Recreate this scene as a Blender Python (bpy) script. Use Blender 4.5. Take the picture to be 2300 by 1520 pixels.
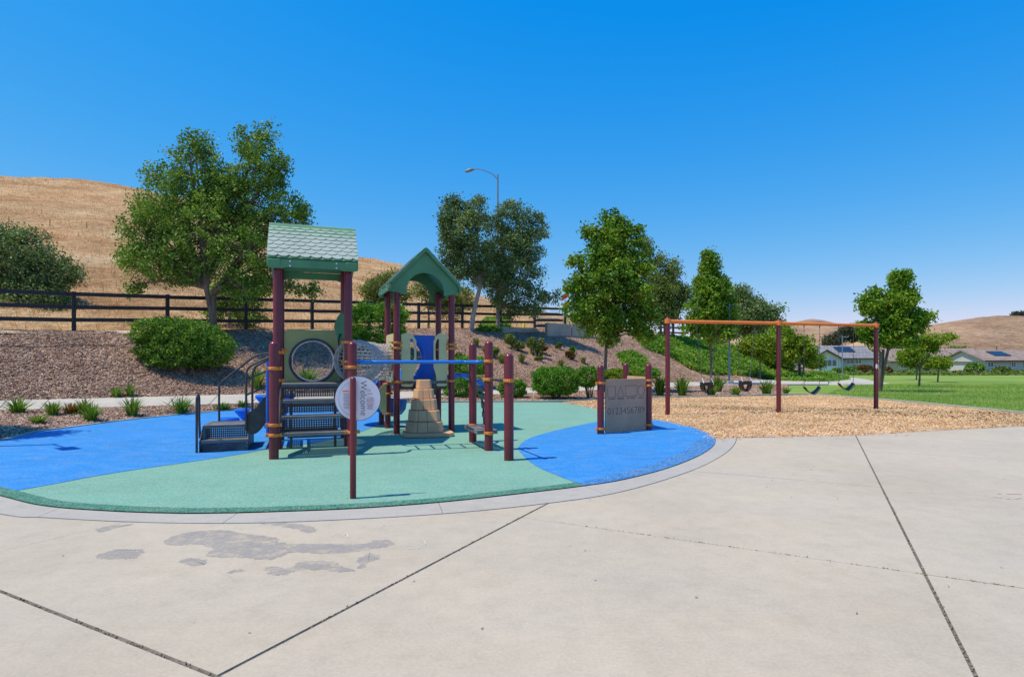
import bpy, bmesh, math, random
import numpy as np
from mathutils import Vector, Matrix, Quaternion
from mathutils.bvhtree import BVHTree
for o in list(bpy.data.objects): bpy.data.objects.remove(o)
S = bpy.context.scene
COL = S.collection
R = math.radians
# ---------------------------------------------------------------- camera, sky, sun, exposure
FPX, EYE, HZ = 1300.0, 1.35, 812.0          # focal length in photo pixels, eye height, horizon row
cam_d = bpy.data.cameras.new('camera'); cam = bpy.data.objects.new('camera', cam_d); COL.objects.link(cam)
cam.location = (0, 0, EYE); cam.rotation_euler = (R(90), 0, 0)
cam_d.sensor_width = 36; cam_d.lens = 36*FPX/2300; cam_d.shift_y = (HZ-760)/2300
cam_d.clip_start = 0.05; cam_d.clip_end = 3000
S.camera = cam
SUN_EL = R(65.5); SH = Vector((.954, .30, 0)).normalized()     # SH: the way shadows fall on the ground
SUN = Vector((-SH.x*math.cos(SUN_EL), -SH.y*math.cos(SUN_EL), math.sin(SUN_EL)))
SKYGAIN = .93/.115
W = bpy.data.worlds.new('World'); S.world = W; W.use_nodes = True
nt = W.node_tree; nt.nodes.clear()
sky = nt.nodes.new('ShaderNodeTexSky'); sky.sky_type = 'NISHITA'; sky.sun_disc = False
sky.sun_elevation = SUN_EL; sky.sun_rotation = math.atan2(SUN.x, SUN.y) % (2*math.pi)
sky.altitude = 0; sky.air_density = 1.0; sky.dust_density = 0.25; sky.ozone_density = 2.5
hs = nt.nodes.new('ShaderNodeHueSaturation'); hs.inputs['Saturation'].default_value = 1.32
hs.inputs['Hue'].default_value = 0.492
hs.inputs['Value'].default_value = 1.0
bg = nt.nodes.new('ShaderNodeBackground'); bg.inputs['Strength'].default_value = 0.115
wo = nt.nodes.new('ShaderNodeOutputWorld')
# the photograph's sky is graded: each channel of the physical sky gets its own gain and gamma, the same in every direction
sp = nt.nodes.new('ShaderNodeSeparateColor'); cb = nt.nodes.new('ShaderNodeCombineColor'); nt.links.new(sky.outputs[0], hs.inputs['Color']); nt.links.new(hs.outputs[0], sp.inputs[0])
KS = 0.123
for i, (gain, gam, off) in enumerate(((1.16, 1.05, -.040), (.80, .64, 0), (.935, .14, 0))):
    q = [nt.nodes.new('ShaderNodeMath') for _ in range(4)]
    for n_, op, v in ((q[0], 'MULTIPLY', KS), (q[1], 'POWER', gam), (q[2], 'MULTIPLY_ADD', gain), (q[3], 'MAXIMUM', .004)): n_.operation = op; n_.inputs[1].default_value = v
    q[2].inputs[2].default_value = off
    nt.links.new(sp.outputs[i], q[0].inputs[0])
    for u_, v_ in zip(q, q[1:]): nt.links.new(u_.outputs[0], v_.inputs[0])
    nt.links.new(q[3].outputs[0], cb.inputs[i])
un = nt.nodes.new('ShaderNodeVectorMath'); un.operation = 'SCALE'; un.inputs['Scale'].default_value = SKYGAIN; nt.links.new(cb.outputs[0], un.inputs[0]); nt.links.new(un.outputs[0], bg.inputs[0]); nt.links.new(bg.outputs[0], wo.inputs[0])
sl = bpy.data.lights.new('sun', 'SUN'); sl.energy = 4.25; sl.angle = R(0.53); sl.color = (1.0, .905, .70)
so = bpy.data.objects.new('sun', sl); COL.objects.link(so); so.rotation_euler = SUN.to_track_quat('Z', 'Y').to_euler(); so.location = (0, 0, 30)
S.view_settings.view_transform = 'Standard'; S.view_settings.look = 'None'
S.view_settings.exposure = 0.1; S.view_settings.gamma = 1; S.view_settings.use_curve_mapping = False
S.render.resolution_x = 1024; S.render.resolution_y = 676

# ---------------------------------------------------------------- helpers
def P(px, py, d):                      # a photo pixel at depth d
    return Vector(((px-1150)/FPX*d, d, EYE+(HZ-py)/FPX*d))
def G(px, py, z=0.0):                  # a photo pixel on level ground at height z
    return P(px, py, FPX*(EYE-z)/(py-HZ))
def smooth_curve(pts, n=12, closed=False):
    pts = [Vector(p) for p in pts]; out = []; m = len(pts)
    for i in range(m if closed else m-1):
        if closed: a, b, c, d = pts[i-1], pts[i], pts[(i+1) % m], pts[(i+2) % m]
        else: a, b, c, d = pts[max(i-1, 0)], pts[i], pts[i+1], pts[min(i+2, m-1)]
        for k in range(n):
            t = k/n
            out.append(0.5*((2*b)+(c-a)*t+(2*a-5*b+4*c-d)*t*t+(3*b-a-3*c+d)*t**3))
    if not closed: out.append(pts[-1])
    return out
def tag(o, label=None, cat=None, group=None, kind=None):
    if label: o['label'] = label
    if cat: o['category'] = cat
    if group: o['group'] = group
    if kind: o['kind'] = kind
    return o
def thing(name, loc, label, cat, group=None):
    o = bpy.data.objects.new(name, None); COL.objects.link(o); o.location = loc; o.empty_display_size = .2
    return tag(o, label, cat, group)
def worldloc(o):
    v = Vector((0, 0, 0))
    while o: v += Vector(o.location); o = o.parent
    return v
def link(me, name, parent=None, m=None, loc=(0, 0, 0)):
    o = bpy.data.objects.new(name, me); COL.objects.link(o)
    if m and not me.materials: me.materials.append(m)
    o.parent = parent; o.location = loc
    return o
def finish(me, smooth=35):
    if smooth:
        me.polygons.foreach_set('use_smooth', [True]*len(me.polygons)); me.set_sharp_from_angle(angle=R(smooth))
    me.update(); return me
class MB:
    def __init__(s): s.v = []; s.f = []
    def add(s, v, f):
        n = len(s.v); s.v += [tuple(p) for p in v]; s.f += [tuple(i+n for i in q) for q in f]; return s
    def box(s, c, dims, ax=None):       # centre, full sizes, optional 3 axes
        ax = ax or (Vector((1, 0, 0)), Vector((0, 1, 0)), Vector((0, 0, 1))); c = Vector(c)
        v = [c+ax[0]*dims[0]/2*i+ax[1]*dims[1]/2*j+ax[2]*dims[2]/2*k for i in (-1, 1) for j in (-1, 1) for k in (-1, 1)]
        return s.add(v, [(0, 1, 3, 2), (4, 6, 7, 5), (0, 4, 5, 1), (2, 3, 7, 6), (0, 2, 6, 4), (1, 5, 7, 3)])
    def tube(s, pts, r, n=10, cap=True, closed=False):
        pts = [Vector(p) for p in pts]; m = len(pts); rr = r if hasattr(r, '__len__') else [r]*m
        up = None; rings = []
        for i, p in enumerate(pts):
            if closed: t = (pts[(i+1) % m]-pts[i-1]).normalized()
            else: t = (pts[min(i+1, m-1)]-pts[max(i-1, 0)]).normalized()
            if up is None:
                up = Vector((0, 0, 1)) if abs(t.z) < .9 else Vector((1, 0, 0))
            a = (up-t*up.dot(t)); a = a.normalized() if a.length > 1e-6 else t.orthogonal().normalized()
            up = a; b = t.cross(a)
            rings.append([p+(a*math.cos(2*math.pi*k/n)+b*math.sin(2*math.pi*k/n))*rr[i] for k in range(n)])
        v = [q for g in rings for q in g]; f = []
        for i in range(m if closed else m-1):
            j = (i+1) % m
            for k in range(n): f.append((i*n+k, i*n+(k+1) % n, j*n+(k+1) % n, j*n+k))
        if cap and not closed: f.append(tuple(range(n-1, -1, -1))); f.append(tuple((m-1)*n+k for k in range(n)))
        return s.add(v, f)
    def lathe(s, prof, c=(0, 0, 0), n=20, capb=True, capt=True):     # prof: (r, z)
        c = Vector(c); v = []; f = []
        for r, z in prof:
            v += [c+Vector((r*math.cos(2*math.pi*k/n), r*math.sin(2*math.pi*k/n), z)) for k in range(n)]
        for i in range(len(prof)-1):
            for k in range(n): f.append((i*n+k, i*n+(k+1) % n, (i+1)*n+(k+1) % n, (i+1)*n+k))
        if capb: f.append(tuple(range(n-1, -1, -1)))
        if capt: f.append(tuple((len(prof)-1)*n+k for k in range(n)))
        return s.add(v, f)
    def prism(s, pts, ext):             # polygon (3D points) extruded by vector ext
        pts = [Vector(p) for p in pts]; ext = Vector(ext); n = len(pts)
        return s.add(pts+[p+ext for p in pts], [tuple(range(n-1, -1, -1)), tuple(range(n, 2*n))]+[(i, (i+1) % n, n+(i+1) % n, n+i) for i in range(n)])
    def holed(s, outer, inner, ext):    # plate between two loops with equal counts
        n = len(outer); o = [Vector(p) for p in outer]; i_ = [Vector(p) for p in inner]; e = Vector(ext)
        v = o+i_+[p+e for p in o]+[p+e for p in i_]; f = []
        for k in range(n):
            j = (k+1) % n
            f += [(k, n+k, n+j, j), (2*n+k, 2*n+j, 3*n+j, 3*n+k), (k, j, 2*n+j, 2*n+k), (n+k, 3*n+k, 3*n+j, n+j)]
        return s.add(v, f)
    def perf(s, o, ax, ay, w, h, nx, ny, frac=.5):        # perforated sheet
        o = Vector(o); cw, ch = w/nx, h/ny
        for i in range(nx):
            for j in range(ny):
                c = [o+ax*(i+a)*cw+ay*(j+b)*ch for a, b in ((0, 0), (1, 0), (1, 1), (0, 1))]
                g = (1-frac)/2; q = [o+ax*(i+a)*cw+ay*(j+b)*ch for a, b in ((g, g), (1-g, g), (1-g, 1-g), (g, 1-g))]
                s.add(c+q, [(0, 1, 5, 4), (1, 2, 6, 5), (2, 3, 7, 6), (3, 0, 4, 7)])
        return s
    def build(s, name, m, parent=None, smooth=35, bevel=0, local=False):
        off = worldloc(parent) if parent is not None and not local else Vector((0, 0, 0))
        me = bpy.data.meshes.new(name); me.from_pydata([(a-off.x, b-off.y, c-off.z) for a, b, c in s.v], [], s.f)
        bm = bmesh.new(); bm.from_mesh(me); bmesh.ops.recalc_face_normals(bm, faces=bm.faces); bm.to_mesh(me); bm.free()
        me.materials.append(m); finish(me, smooth)
        o = link(me, name, parent)
        if bevel:
            b = o.modifiers.new('bevel', 'BEVEL'); b.width = bevel; b.segments = 2; b.limit_method = 'ANGLE'; b.angle_limit = R(40)
        return o
def np_mesh(name, v, nper, m, parent=None, smooth=False, faces=None):    # polygons with nper corners, each owning its vertices
    me = bpy.data.meshes.new(name); v = np.asarray(v, dtype=np.float32).reshape(-1, 3)
    if parent is not None: v = v-np.array(worldloc(parent), dtype=np.float32)
    if faces is None: faces = np.arange(len(v), dtype=np.int32)
    faces = np.asarray(faces, dtype=np.int32).ravel(); nf = len(faces)//nper
    me.vertices.add(len(v)); me.vertices.foreach_set('co', v.ravel())
    me.loops.add(len(faces)); me.loops.foreach_set('vertex_index', faces)
    me.polygons.add(nf); me.polygons.foreach_set('loop_start', np.arange(nf, dtype=np.int32)*nper)
    try: me.polygons.foreach_set('loop_total', np.full(nf, nper, dtype=np.int32))
    except Exception: pass
    if smooth: me.polygons.foreach_set('use_smooth', np.ones(nf, dtype=bool))
    me.update(calc_edges=True); me.materials.append(m)
    return link(me, name, parent)

# ---------------------------------------------------------------- materials
def newmat(name):
    m = bpy.data.materials.new(name); m.use_nodes = True; t = m.node_tree; t.nodes.clear()
    out = t.nodes.new('ShaderNodeOutputMaterial'); b = t.nodes.new('ShaderNodeBsdfPrincipled'); t.links.new(b.outputs[0], out.inputs[0])
    return m, t, b, out
def N(t, k, **kw):
    n = t.nodes.new(k)
    for a, b in kw.items():
        if a in n.inputs.keys(): n.inputs[a].default_value = b
        else: setattr(n, a, b)
    return n
def pos(t, scale=(1, 1, 1)):
    g = N(t, 'ShaderNodeNewGeometry'); mp = N(t, 'ShaderNodeMapping'); mp.inputs['Scale'].default_value = scale
    t.links.new(g.outputs['Position'], mp.inputs['Vector']); return mp.outputs[0]
def ramp(t, fac, stops):
    r = N(t, 'ShaderNodeValToRGB'); e = r.color_ramp.elements
    while len(e) < len(stops): e.new(.5)
    for i, (p, c) in enumerate(stops): e[i].position = p; e[i].color = (*c, 1)
    t.links.new(fac, r.inputs[0]); return r.outputs[0]
def noise(t, vec, scale, detail=4, rough=.55, dist=0):
    n = N(t, 'ShaderNodeTexNoise'); n.inputs['Scale'].default_value = scale; n.inputs['Detail'].default_value = detail
    n.inputs['Roughness'].default_value = rough; n.inputs['Distortion'].default_value = dist
    t.links.new(vec, n.inputs['Vector']); return n.outputs['Fac']
def mixc(t, fac, a, b, mode='MIX'):
    n = N(t, 'ShaderNodeMix', data_type='RGBA', blend_type=mode)
    if isinstance(fac, (int, float)): n.inputs[0].default_value = fac
    else: t.links.new(fac, n.inputs[0])
    for i, x in ((6, a), (7, b)):
        if isinstance(x, tuple): n.inputs[i].default_value = (*x, 1)
        else: t.links.new(x, n.inputs[i])
    return n.outputs[2]
def bump(t, b, h, strength=.3, dist=.01):
    n = N(t, 'ShaderNodeBump'); n.inputs['Strength'].default_value = strength; n.inputs['Distance'].default_value = dist
    t.links.new(h, n.inputs['Height']); t.links.new(n.outputs[0], b.inputs['Normal'])
def mul(c, k): return tuple(min(1, x*k) for x in c)
def M_paint(name, c, rough=.4, var=.18, scale=3, bscale=60, bstr=.08, spec=.5, dust=0.0):
    m, t, b, _ = newmat(name); v = pos(t)
    col = ramp(t, noise(t, v, scale, 5), [(.3, mul(c, 1-var)), (.7, mul(c, 1+var))])
    if dust:
        d = ramp(t, noise(t, v, 9, 6, .7), [(.45, (0, 0, 0)), (.8, (dust,)*3)])
        col = mixc(t, d, col, (.33, .29, .25))
    t.links.new(col, b.inputs['Base Color'])
    b.inputs['Specular IOR Level'].default_value = spec
    rr = N(t, 'ShaderNodeMapRange'); rr.inputs[3].default_value = rough*.8; rr.inputs[4].default_value = min(1, rough*1.3)
    t.links.new(noise(t, v, 14, 3), rr.inputs[0]); t.links.new(rr.outputs[0], b.inputs['Roughness'])
    bump(t, b, noise(t, v, bscale, 3), bstr, .004)
    return m
def M_rubber(name, c, speck, amt=.5, cscale=95):
    m, t, b, _ = newmat(name); v = pos(t)
    vo = N(t, 'ShaderNodeTexVoronoi'); vo.inputs['Scale'].default_value = cscale; t.links.new(v, vo.inputs['Vector'])
    sep = N(t, 'ShaderNodeSeparateColor'); t.links.new(vo.outputs['Color'], sep.inputs[0])
    f = ramp(t, sep.outputs[0], [(.5, (0, 0, 0)), (.95, (amt,)*3)])
    base = ramp(t, noise(t, v, .9, 6, .62), [(.25, mul(c, .87)), (.55, c), (.8, mul(c, 1.12))])
    fine = ramp(t, noise(t, v, 42, 5, .85), [(.34, (.66,)*3), (.66, (1.24,)*3)])
    base = mixc(t, 1.0, base, fine, 'MULTIPLY')
    dirt = ramp(t, noise(t, pos(t, (1, 2.2, 1)), 2.3, 7, .75), [(.46, (0, 0, 0)), (.74, (.26,)*3)])
    base = mixc(t, dirt, base, (.42, .42, .38))
    col = mixc(t, f, base, speck)
    t.links.new(col, b.inputs['Base Color']); b.inputs['Roughness'].default_value = .85; b.inputs['Specular IOR Level'].default_value = .25
    ad = N(t, 'ShaderNodeMath', operation='ADD'); t.links.new(vo.outputs['Distance'], ad.inputs[0]); t.links.new(noise(t, v, 60, 3), ad.inputs[1])
    bump(t, b, ad.outputs[0], .55, .006)
    return m
def M_leaf(name, cols, trans=.3, nscale=.9, rough=.55, spec=.2):
    m, t, b, out = newmat(name); g = N(t, 'ShaderNodeNewGeometry'); n = len(cols)
    add = N(t, 'ShaderNodeMath', operation='MULTIPLY_ADD'); add.inputs[1].default_value = .55
    t.links.new(g.outputs['Random Per Island'], add.inputs[0])
    sc = N(t, 'ShaderNodeMath', operation='MULTIPLY_ADD'); sc.inputs[1].default_value = 1.3; sc.inputs[2].default_value = -.42
    t.links.new(noise(t, pos(t), nscale, 3), sc.inputs[0]); t.links.new(sc.outputs[0], add.inputs[2])
    col = ramp(t, add.outputs[0], [(i/(n-1) if n > 1 else 0, c) for i, c in enumerate(cols)])
    t.links.new(col, b.inputs['Base Color']); b.inputs['Roughness'].default_value = rough; b.inputs['Specular IOR Level'].default_value = spec
    tr = N(t, 'ShaderNodeBsdfTranslucent'); t.links.new(mixc(t, 1.0, col, (1.0, 1.0, .45), 'MULTIPLY'), tr.inputs[0])
    mx = N(t, 'ShaderNodeMixShader'); mx.inputs[0].default_value = trans
    t.links.new(b.outputs[0], mx.inputs[1]); t.links.new(tr.outputs[0], mx.inputs[2]); t.links.new(mx.outputs[0], out.inputs[0])
    return m
def M_chip(name, cols, rough=.8):
    m, t, b, _ = newmat(name); g = N(t, 'ShaderNodeNewGeometry'); n = len(cols)
    col = ramp(t, g.outputs['Random Per Island'], [(i/(n-1), c) for i, c in enumerate(cols)])
    wob = ramp(t, noise(t, pos(t), .7, 4), [(.3, (.78,)*3), (.7, (1.15,)*3)])
    t.links.new(mixc(t, 1.0, col, wob, 'MULTIPLY'), b.inputs['Base Color']); b.inputs['Roughness'].default_value = rough
    b.inputs['Specular IOR Level'].default_value = .2
    return m
def M_ground(name, cols, scale=1.0, fine=25, bstr=.6, bdist=.03, stretch=(1, 1, 1), vor=None, big=.25):
    m, t, b, _ = newmat(name); v = pos(t, stretch)
    a = noise(t, v, scale, 9, .68); c1 = ramp(t, a, [(.28+.44*i/(len(cols)-1), c) for i, c in enumerate(cols)])
    f = ramp(t, noise(t, v, fine, 5, .75), [(.3, (.62,)*3), (.7, (1.3,)*3)])
    col = mixc(t, 1.0, c1, f, 'MULTIPLY')
    w = ramp(t, noise(t, v, big*.4, 6, .7), [(.3, (.74,)*3), (.7, (1.16,)*3)]); col = mixc(t, 1.0, col, w, 'MULTIPLY')
    h = noise(t, v, fine, 6, .7)
    if vor:
        vo = N(t, 'ShaderNodeTexVoronoi'); vo.inputs['Scale'].default_value = vor; t.links.new(v, vo.inputs['Vector'])
        sep = N(t, 'ShaderNodeSeparateColor'); t.links.new(vo.outputs['Color'], sep.inputs[0])
        vv = ramp(t, sep.outputs[0], [(0, (.5,)*3), (1, (1.45,)*3)]); col = mixc(t, 1.0, col, vv, 'MULTIPLY')
        h = vo.outputs['Distance']
    t.links.new(col, b.inputs['Base Color']); b.inputs['Roughness'].default_value = .9; b.inputs['Specular IOR Level'].default_value = .15
    bump(t, b, h, bstr, bdist); return m
def M_concrete(name, c, var=.08):
    m, t, b, _ = newmat(name); v = pos(t)
    col = ramp(t, noise(t, v, .55, 8, .65), [(.25, mul(c, 1-var*1.6)), (.5, c), (.75, mul(c, 1+var*1.2))])
    warm = ramp(t, noise(t, pos(t, (.5, 1, 1)), .8, 5, .6), [(.35, (1.02, 1.0, .97)), (.7, (.965, .98, 1.01))]); col = mixc(t, 1.0, col, warm, 'MULTIPLY')
    fine = ramp(t, noise(t, v, 55, 5, .75), [(.3, (.88,)*3), (.7, (1.09,)*3)]); col = mixc(t, 1.0, col, fine, 'MULTIPLY')
    st = ramp(t, noise(t, v, 1.7, 9, .78, .4), [(.56, (0, 0, 0)), (.74, (.28,)*3)]); col = mixc(t, st, col, mul(c, .78))
    sp = N(t, 'ShaderNodeTexVoronoi'); sp.inputs['Scale'].default_value = 2.6; t.links.new(v, sp.inputs['Vector'])
    ds = ramp(t, sp.outputs['Distance'], [(.012, (1, 1, 1)), (.03, (0, 0, 0))]); col = mixc(t, ds, col, (.12, .10, .085))
    mot = ramp(t, noise(t, v, 5.5, 8, .8), [(.32, (.90,)*3), (.5, (1.0,)*3), (.68, (1.06,)*3)]); col = mixc(t, 1.0, col, mot, 'MULTIPLY')
    broom = ramp(t, noise(t, pos(t, (3, 90, 1)), 2, 3, .6), [(.3, (.965,)*3), (.7, (1.03,)*3)]); col = mixc(t, 1.0, col, broom, 'MULTIPLY')
    wv = N(t, 'ShaderNodeVectorMath', operation='ADD'); nn = N(t, 'ShaderNodeTexNoise'); nn.inputs['Scale'].default_value = 2.2; nn.inputs['Detail'].default_value = 6; t.links.new(v, nn.inputs['Vector'])
    sc = N(t, 'ShaderNodeVectorMath', operation='SCALE'); sc.inputs['Scale'].default_value = .55; t.links.new(nn.outputs['Color'], sc.inputs[0]); t.links.new(v, wv.inputs[0]); t.links.new(sc.outputs[0], wv.inputs[1])
    ck_ = N(t, 'ShaderNodeTexVoronoi', feature='DISTANCE_TO_EDGE'); ck_.inputs['Scale'].default_value = .42; t.links.new(wv.outputs[0], ck_.inputs['Vector'])
    cr = ramp(t, ck_.outputs['Distance'], [(.0010, (.13, .13, .13)), (.0035, (0, 0, 0))]); gate = ramp(t, noise(t, v, .7, 2), [(.5, (0, 0, 0)), (.62, (1, 1, 1))]); cr = mixc(t, 1.0, cr, gate, 'MULTIPLY')
    col = mixc(t, cr, col, mul(c, .45))
    t.links.new(col, b.inputs['Base Color']); b.inputs['Roughness'].default_value = .82; b.inputs['Specular IOR Level'].default_value = .3
    bump(t, b, noise(t, v, 130, 5, .7), .22, .003); return m
MAROON = M_paint('maroon_powder_coat', (.155, .014, .024), .28, .2, 2.5, 60, .04, .5, .03)
ORANGE = M_paint('orange_clamp_paint', (.72, .20, .018), .38, .12, 8, 60, .05)
BEAM = M_paint('orange_beam_paint', (.80, .22, .03), .4, .12, 3, 60, .05)
GREEN_P = M_paint('green_moulded_plastic', (.075, .225, .105), .5, .15, 3, 160, .12, .4, .05)
SHINGLE = M_paint('pale_green_shingle', (.34, .41, .36), .5, .1, 2, 120, .15, .45, .15)
TAN_P = M_paint('tan_olive_panel', (.64, .55, .27), .5, .08, 4, 140, .1, .35, .06)
OLIVE_P = M_paint('olive_window_panel', (.34, .35, .14), .5, .08, 4, 140, .1, .35, .06)
ROCK = M_paint('sandy_moulded_plastic', (.66, .375, .20), .6, .12, 3, 60, .2, .3, .06)
BROWNP = M_paint('brown_routed_panel', (.56, .285, .17), .6, .10, 3, 140, .12, .3, .06)
BLUE_P = M_paint('blue_moulded_plastic', (.006, .14, .62), .35, .12, 3, 60, .05)
BLUE_R = M_paint('blue_powder_coat', (.012, .17, .62), .35, .1, 3, 60, .04)
DARK = M_paint('charcoal_vinyl_coating', (.035, .034, .038), .45, .25, 5, 70, .1, .5, .18)
TREAD = M_paint('worn_charcoal_tread', (.17, .155, .15), .6, .25, 5, 70, .2, .4, .35)
NET = M_paint('weathered_net_rope', (.50, .45, .43), .7, .2, 20, 90, .2)
CHAIN = M_paint('galvanised_chain', (.16, .15, .15), .4, .2, 20)
BLACKR = M_paint('black_rubber_seat', (.018, .018, .02), .45, .2, 9)
STEEL = M_paint('zinc_bolt', (.62, .62, .62), .3, .1, 20)
WHITE_S = M_paint('white_sign_face', (.72, .70, .76), .4, .03, 3, 60, .02)
INK = M_paint('black_print', (.02, .02, .03), .5, .1); RED_INK = M_paint('red_print', (.42, .05, .05), .5, .1)
ORANGE_INK = M_paint('orange_print', (.8, .22, .06), .5, .1); BLUE_INK = M_paint('pale_blue_print', (.42, .56, .72), .5, .05)
GROOVE = M_paint('dark_groove', (.075, .045, .032), .8, .1)
FENCE = M_paint('black_stained_timber', (.017, .017, .019), .6, .35, 2.2, 45, .3, .4, .10)
CONC = M_concrete('plaza_concrete', (.485, .412, .325))
CURB = M_concrete('curb_concrete', (.425, .39, .35), .06)
PATHC = M_concrete('path_concrete', (.50, .455, .40))
JOINT = M_ground('joint_filler', [(.09, .075, .06), (.18, .15, .125), (.27, .23, .2)], 14, 60, .4, .004)
WALLC = M_concrete('retaining_wall_concrete', (.42, .37, .30), .22)
def M_stain(name, c):
    m, t, b, out = newmat(name); v = pos(t)
    col = ramp(t, noise(t, v, 2.5, 8, .75), [(.3, mul(c, .86)), (.6, c), (.75, mul(c, 1.15))]); t.links.new(col, b.inputs['Base Color']); b.inputs['Roughness'].default_value = .75
    f = ramp(t, noise(t, v, 7, 10, .82), [(.40, (.05,)*3), (.60, (.72,)*3)]); tr = N(t, 'ShaderNodeBsdfTransparent'); mx = N(t, 'ShaderNodeMixShader')
    t.links.new(f, mx.inputs[0]); t.links.new(tr.outputs[0], mx.inputs[1]); t.links.new(b.outputs[0], mx.inputs[2]); t.links.new(mx.outputs[0], out.inputs[0]); return m
STAIN = M_stain('grey_stain', (.375, .355, .355))
CHALK = M_paint('chalk', (.66, .65, .66), .9, .05); PINK = M_paint('pink_chalk', (.62, .42, .44), .9, .05)
RBLUE = M_rubber('blue_rubber', (.022, .225, .61), (.09, .36, .74), .5)
RGREEN = M_rubber('green_rubber', (.175, .375, .29), (.31, .50, .41), .5)
REDGE_G = M_rubber('dark_green_rubber_edge', (.03, .15, .105), (.19, .38, .29), .9, 95)
REDGE_B = M_rubber('dark_blue_rubber_edge', (.016, .13, .38), (.18, .43, .74), .9, 95)
CHIPG = M_ground('wood_chip_bed', [(.48, .28, .16), (.66, .43, .27), (.75, .56, .41)], 1.4, 60, .8, .02, vor=42)
MULCHG = M_ground('bark_mulch', [(.22, .125, .085), (.38, .24, .17), (.52, .36, .26)], 1.1, 45, .9, .03, vor=24)
DIRTG = M_ground('pale_dirt', [(.44, .33, .22), (.60, .47, .33), (.68, .57, .43)], 1.2, 30, .6, .03)
LAWNG = M_ground('lawn_turf', [(.11, .23, .03), (.22, .33, .055), (.48, .45, .19)], .22, 22, .7, .03, (.45, 1.6, 1))
HILLG = M_ground('dry_hill_grass', [(.28, .13, .055), (.54, .30, .14), (.68, .43, .22), (.76, .54, .33)], .20, 2.2, 1.0, .5, (.7, .7, 2.6), big=.1)
FARH = M_ground('far_hill_grass', [(.27, .15, .09), (.52, .33, .20), (.66, .46, .30)], .035, .5, 1.0, 3, (.45, .45, 3.0), big=.03)
BARK = M_ground('grey_brown_bark', [(.10, .075, .055), (.20, .155, .12), (.30, .25, .205)], 5, 30, .9, .03, (1, 1, .35))
PALEBARK = M_ground('pale_bark', [(.24, .20, .165), (.36, .31, .27), (.46, .41, .36)], 4, 30, .7, .02, (1, 1, .35))
L_OAK = M_leaf('oak_leaf', [(.03, .07, .012), (.09, .19, .024), (.20, .34, .045), (.38, .48, .09)], .22, .8)
L_OAKG = M_leaf('grey_oak_leaf', [(.035, .075, .026), (.10, .175, .055), (.21, .30, .10), (.36, .42, .17)], .2, .8)
L_MAPLE = M_leaf('maple_leaf', [(.03, .09, .010), (.11, .24, .02), (.22, .38, .035), (.44, .48, .06)], .34, .7)
L_BUSH = M_leaf('bush_leaf', [(.025, .07, .012), (.08, .19, .022), (.18, .33, .04), (.32, .46, .06)], .28, 1.4)
L_HEDGE = M_leaf('hedge_leaf', [(.025, .085, .012), (.08, .22, .02), (.17, .36, .035), (.30, .48, .05)], .3, .9)
L_LIME = M_leaf('lime_leaf', [(.06, .14, .01), (.14, .25, .018), (.26, .36, .03), (.40, .45, .05)], .4, .8)
L_RUST = M_leaf('rust_leaf', [(.10, .07, .02), (.20, .11, .03), (.30, .15, .05)], .3, 1)
L_OLIVE = M_leaf('olive_shrub_leaf', [(.08, .11, .03), (.18, .24, .055), (.30, .36, .09)], .3, 1)
L_BLADE = M_leaf('lily_blade', [(.03, .085, .008), (.08, .19, .018), (.17, .30, .035), (.33, .36, .09)], .35, 3)
L_GRASS = M_leaf('grass_blade', [(.08, .20, .03), (.20, .36, .06), (.38, .50, .12), (.62, .58, .26)], .35, .35)
L_DRY = M_leaf('dry_grass_blade', [(.26, .12, .045), (.52, .30, .13), (.74, .48, .24), (.86, .66, .42)], .25, .15, .8, .1)
L_COVER = M_leaf('ground_cover_leaf', [(.04, .12, .012), (.11, .27, .025), (.22, .38, .04), (.42, .45, .10)], .32, .7)
L_FAR = M_leaf('far_tree_leaf', [(.035, .05, .03), (.065, .085, .045), (.10, .12, .065)], .1, .05)
C_CHIP = M_chip('wood_chip', [(.44, .21, .09), (.68, .40, .19), (.80, .55, .31), (.86, .69, .48)])
C_BARK = M_chip('bark_chip', [(.09, .045, .032), (.32, .18, .125), (.52, .34, .25), (.76, .60, .48)])
C_GRIT = M_chip('joint_grit', [(.16, .13, .10), (.27, .22, .175), (.36, .30, .24)])
# ================================================================ GROUND
rng = np.random.default_rng(7); random.seed(7)
def I(px, tab): xs = sorted(tab); return float(np.interp(px, xs, [tab[x] for x in xs]))
FT0, FTD = (-16.2, 21.4), (13.27, 12.6)                    # line of the ranch fence
def fence_t(px): c = (px-1150)/FPX; return (16.2+21.4*c)/(13.27-12.6*c)
def crest_z(t): return float(np.interp(t, [-.8, 0, 1.5, 1.9, 2.2, 2.65, 3.18, 3.86, 4.3], [2.1, 2.42, 3.63, 3.55, 3.4, 2.9, 1.8, .5, .05]))
R0 = {-900: 1130, -400: 1050, 0: 991, 91: 969, 181: 957, 272: 945, 393: 932, 454: 926, 560: 919, 700: 911, 870: 905, 1050: 903.5, 1255: 902, 1350: 896, 1500: 893, 1620: 890, 1740: 887, 1810: 885.5, 1860: 886}
R1 = {-900: (965, .15), -400: (940, .15), 0: (922, .15), 300: (914, .15), 600: (905, .15), 870: (897, .13), 1050: (889, .12), 1190: (883, .10), 1270: (880, .1), 1400: (874, .08), 1500: (870, .06), 1600: (866, .04), 1700: (863, .03), 1860: (863, .0)}
R2 = {-900: (935, .25), -400: (915, .25), 0: (901, .25), 300: (893, .25), 600: (885, .25), 870: (881, .22), 1050: (876, .2), 1190: (872, .17), 1270: (869, .15), 1400: (864, .12), 1500: (860, .1), 1600: (857, .07), 1700: (854, .05), 1800: (851, .02), 1860: (849, .0)}
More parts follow.
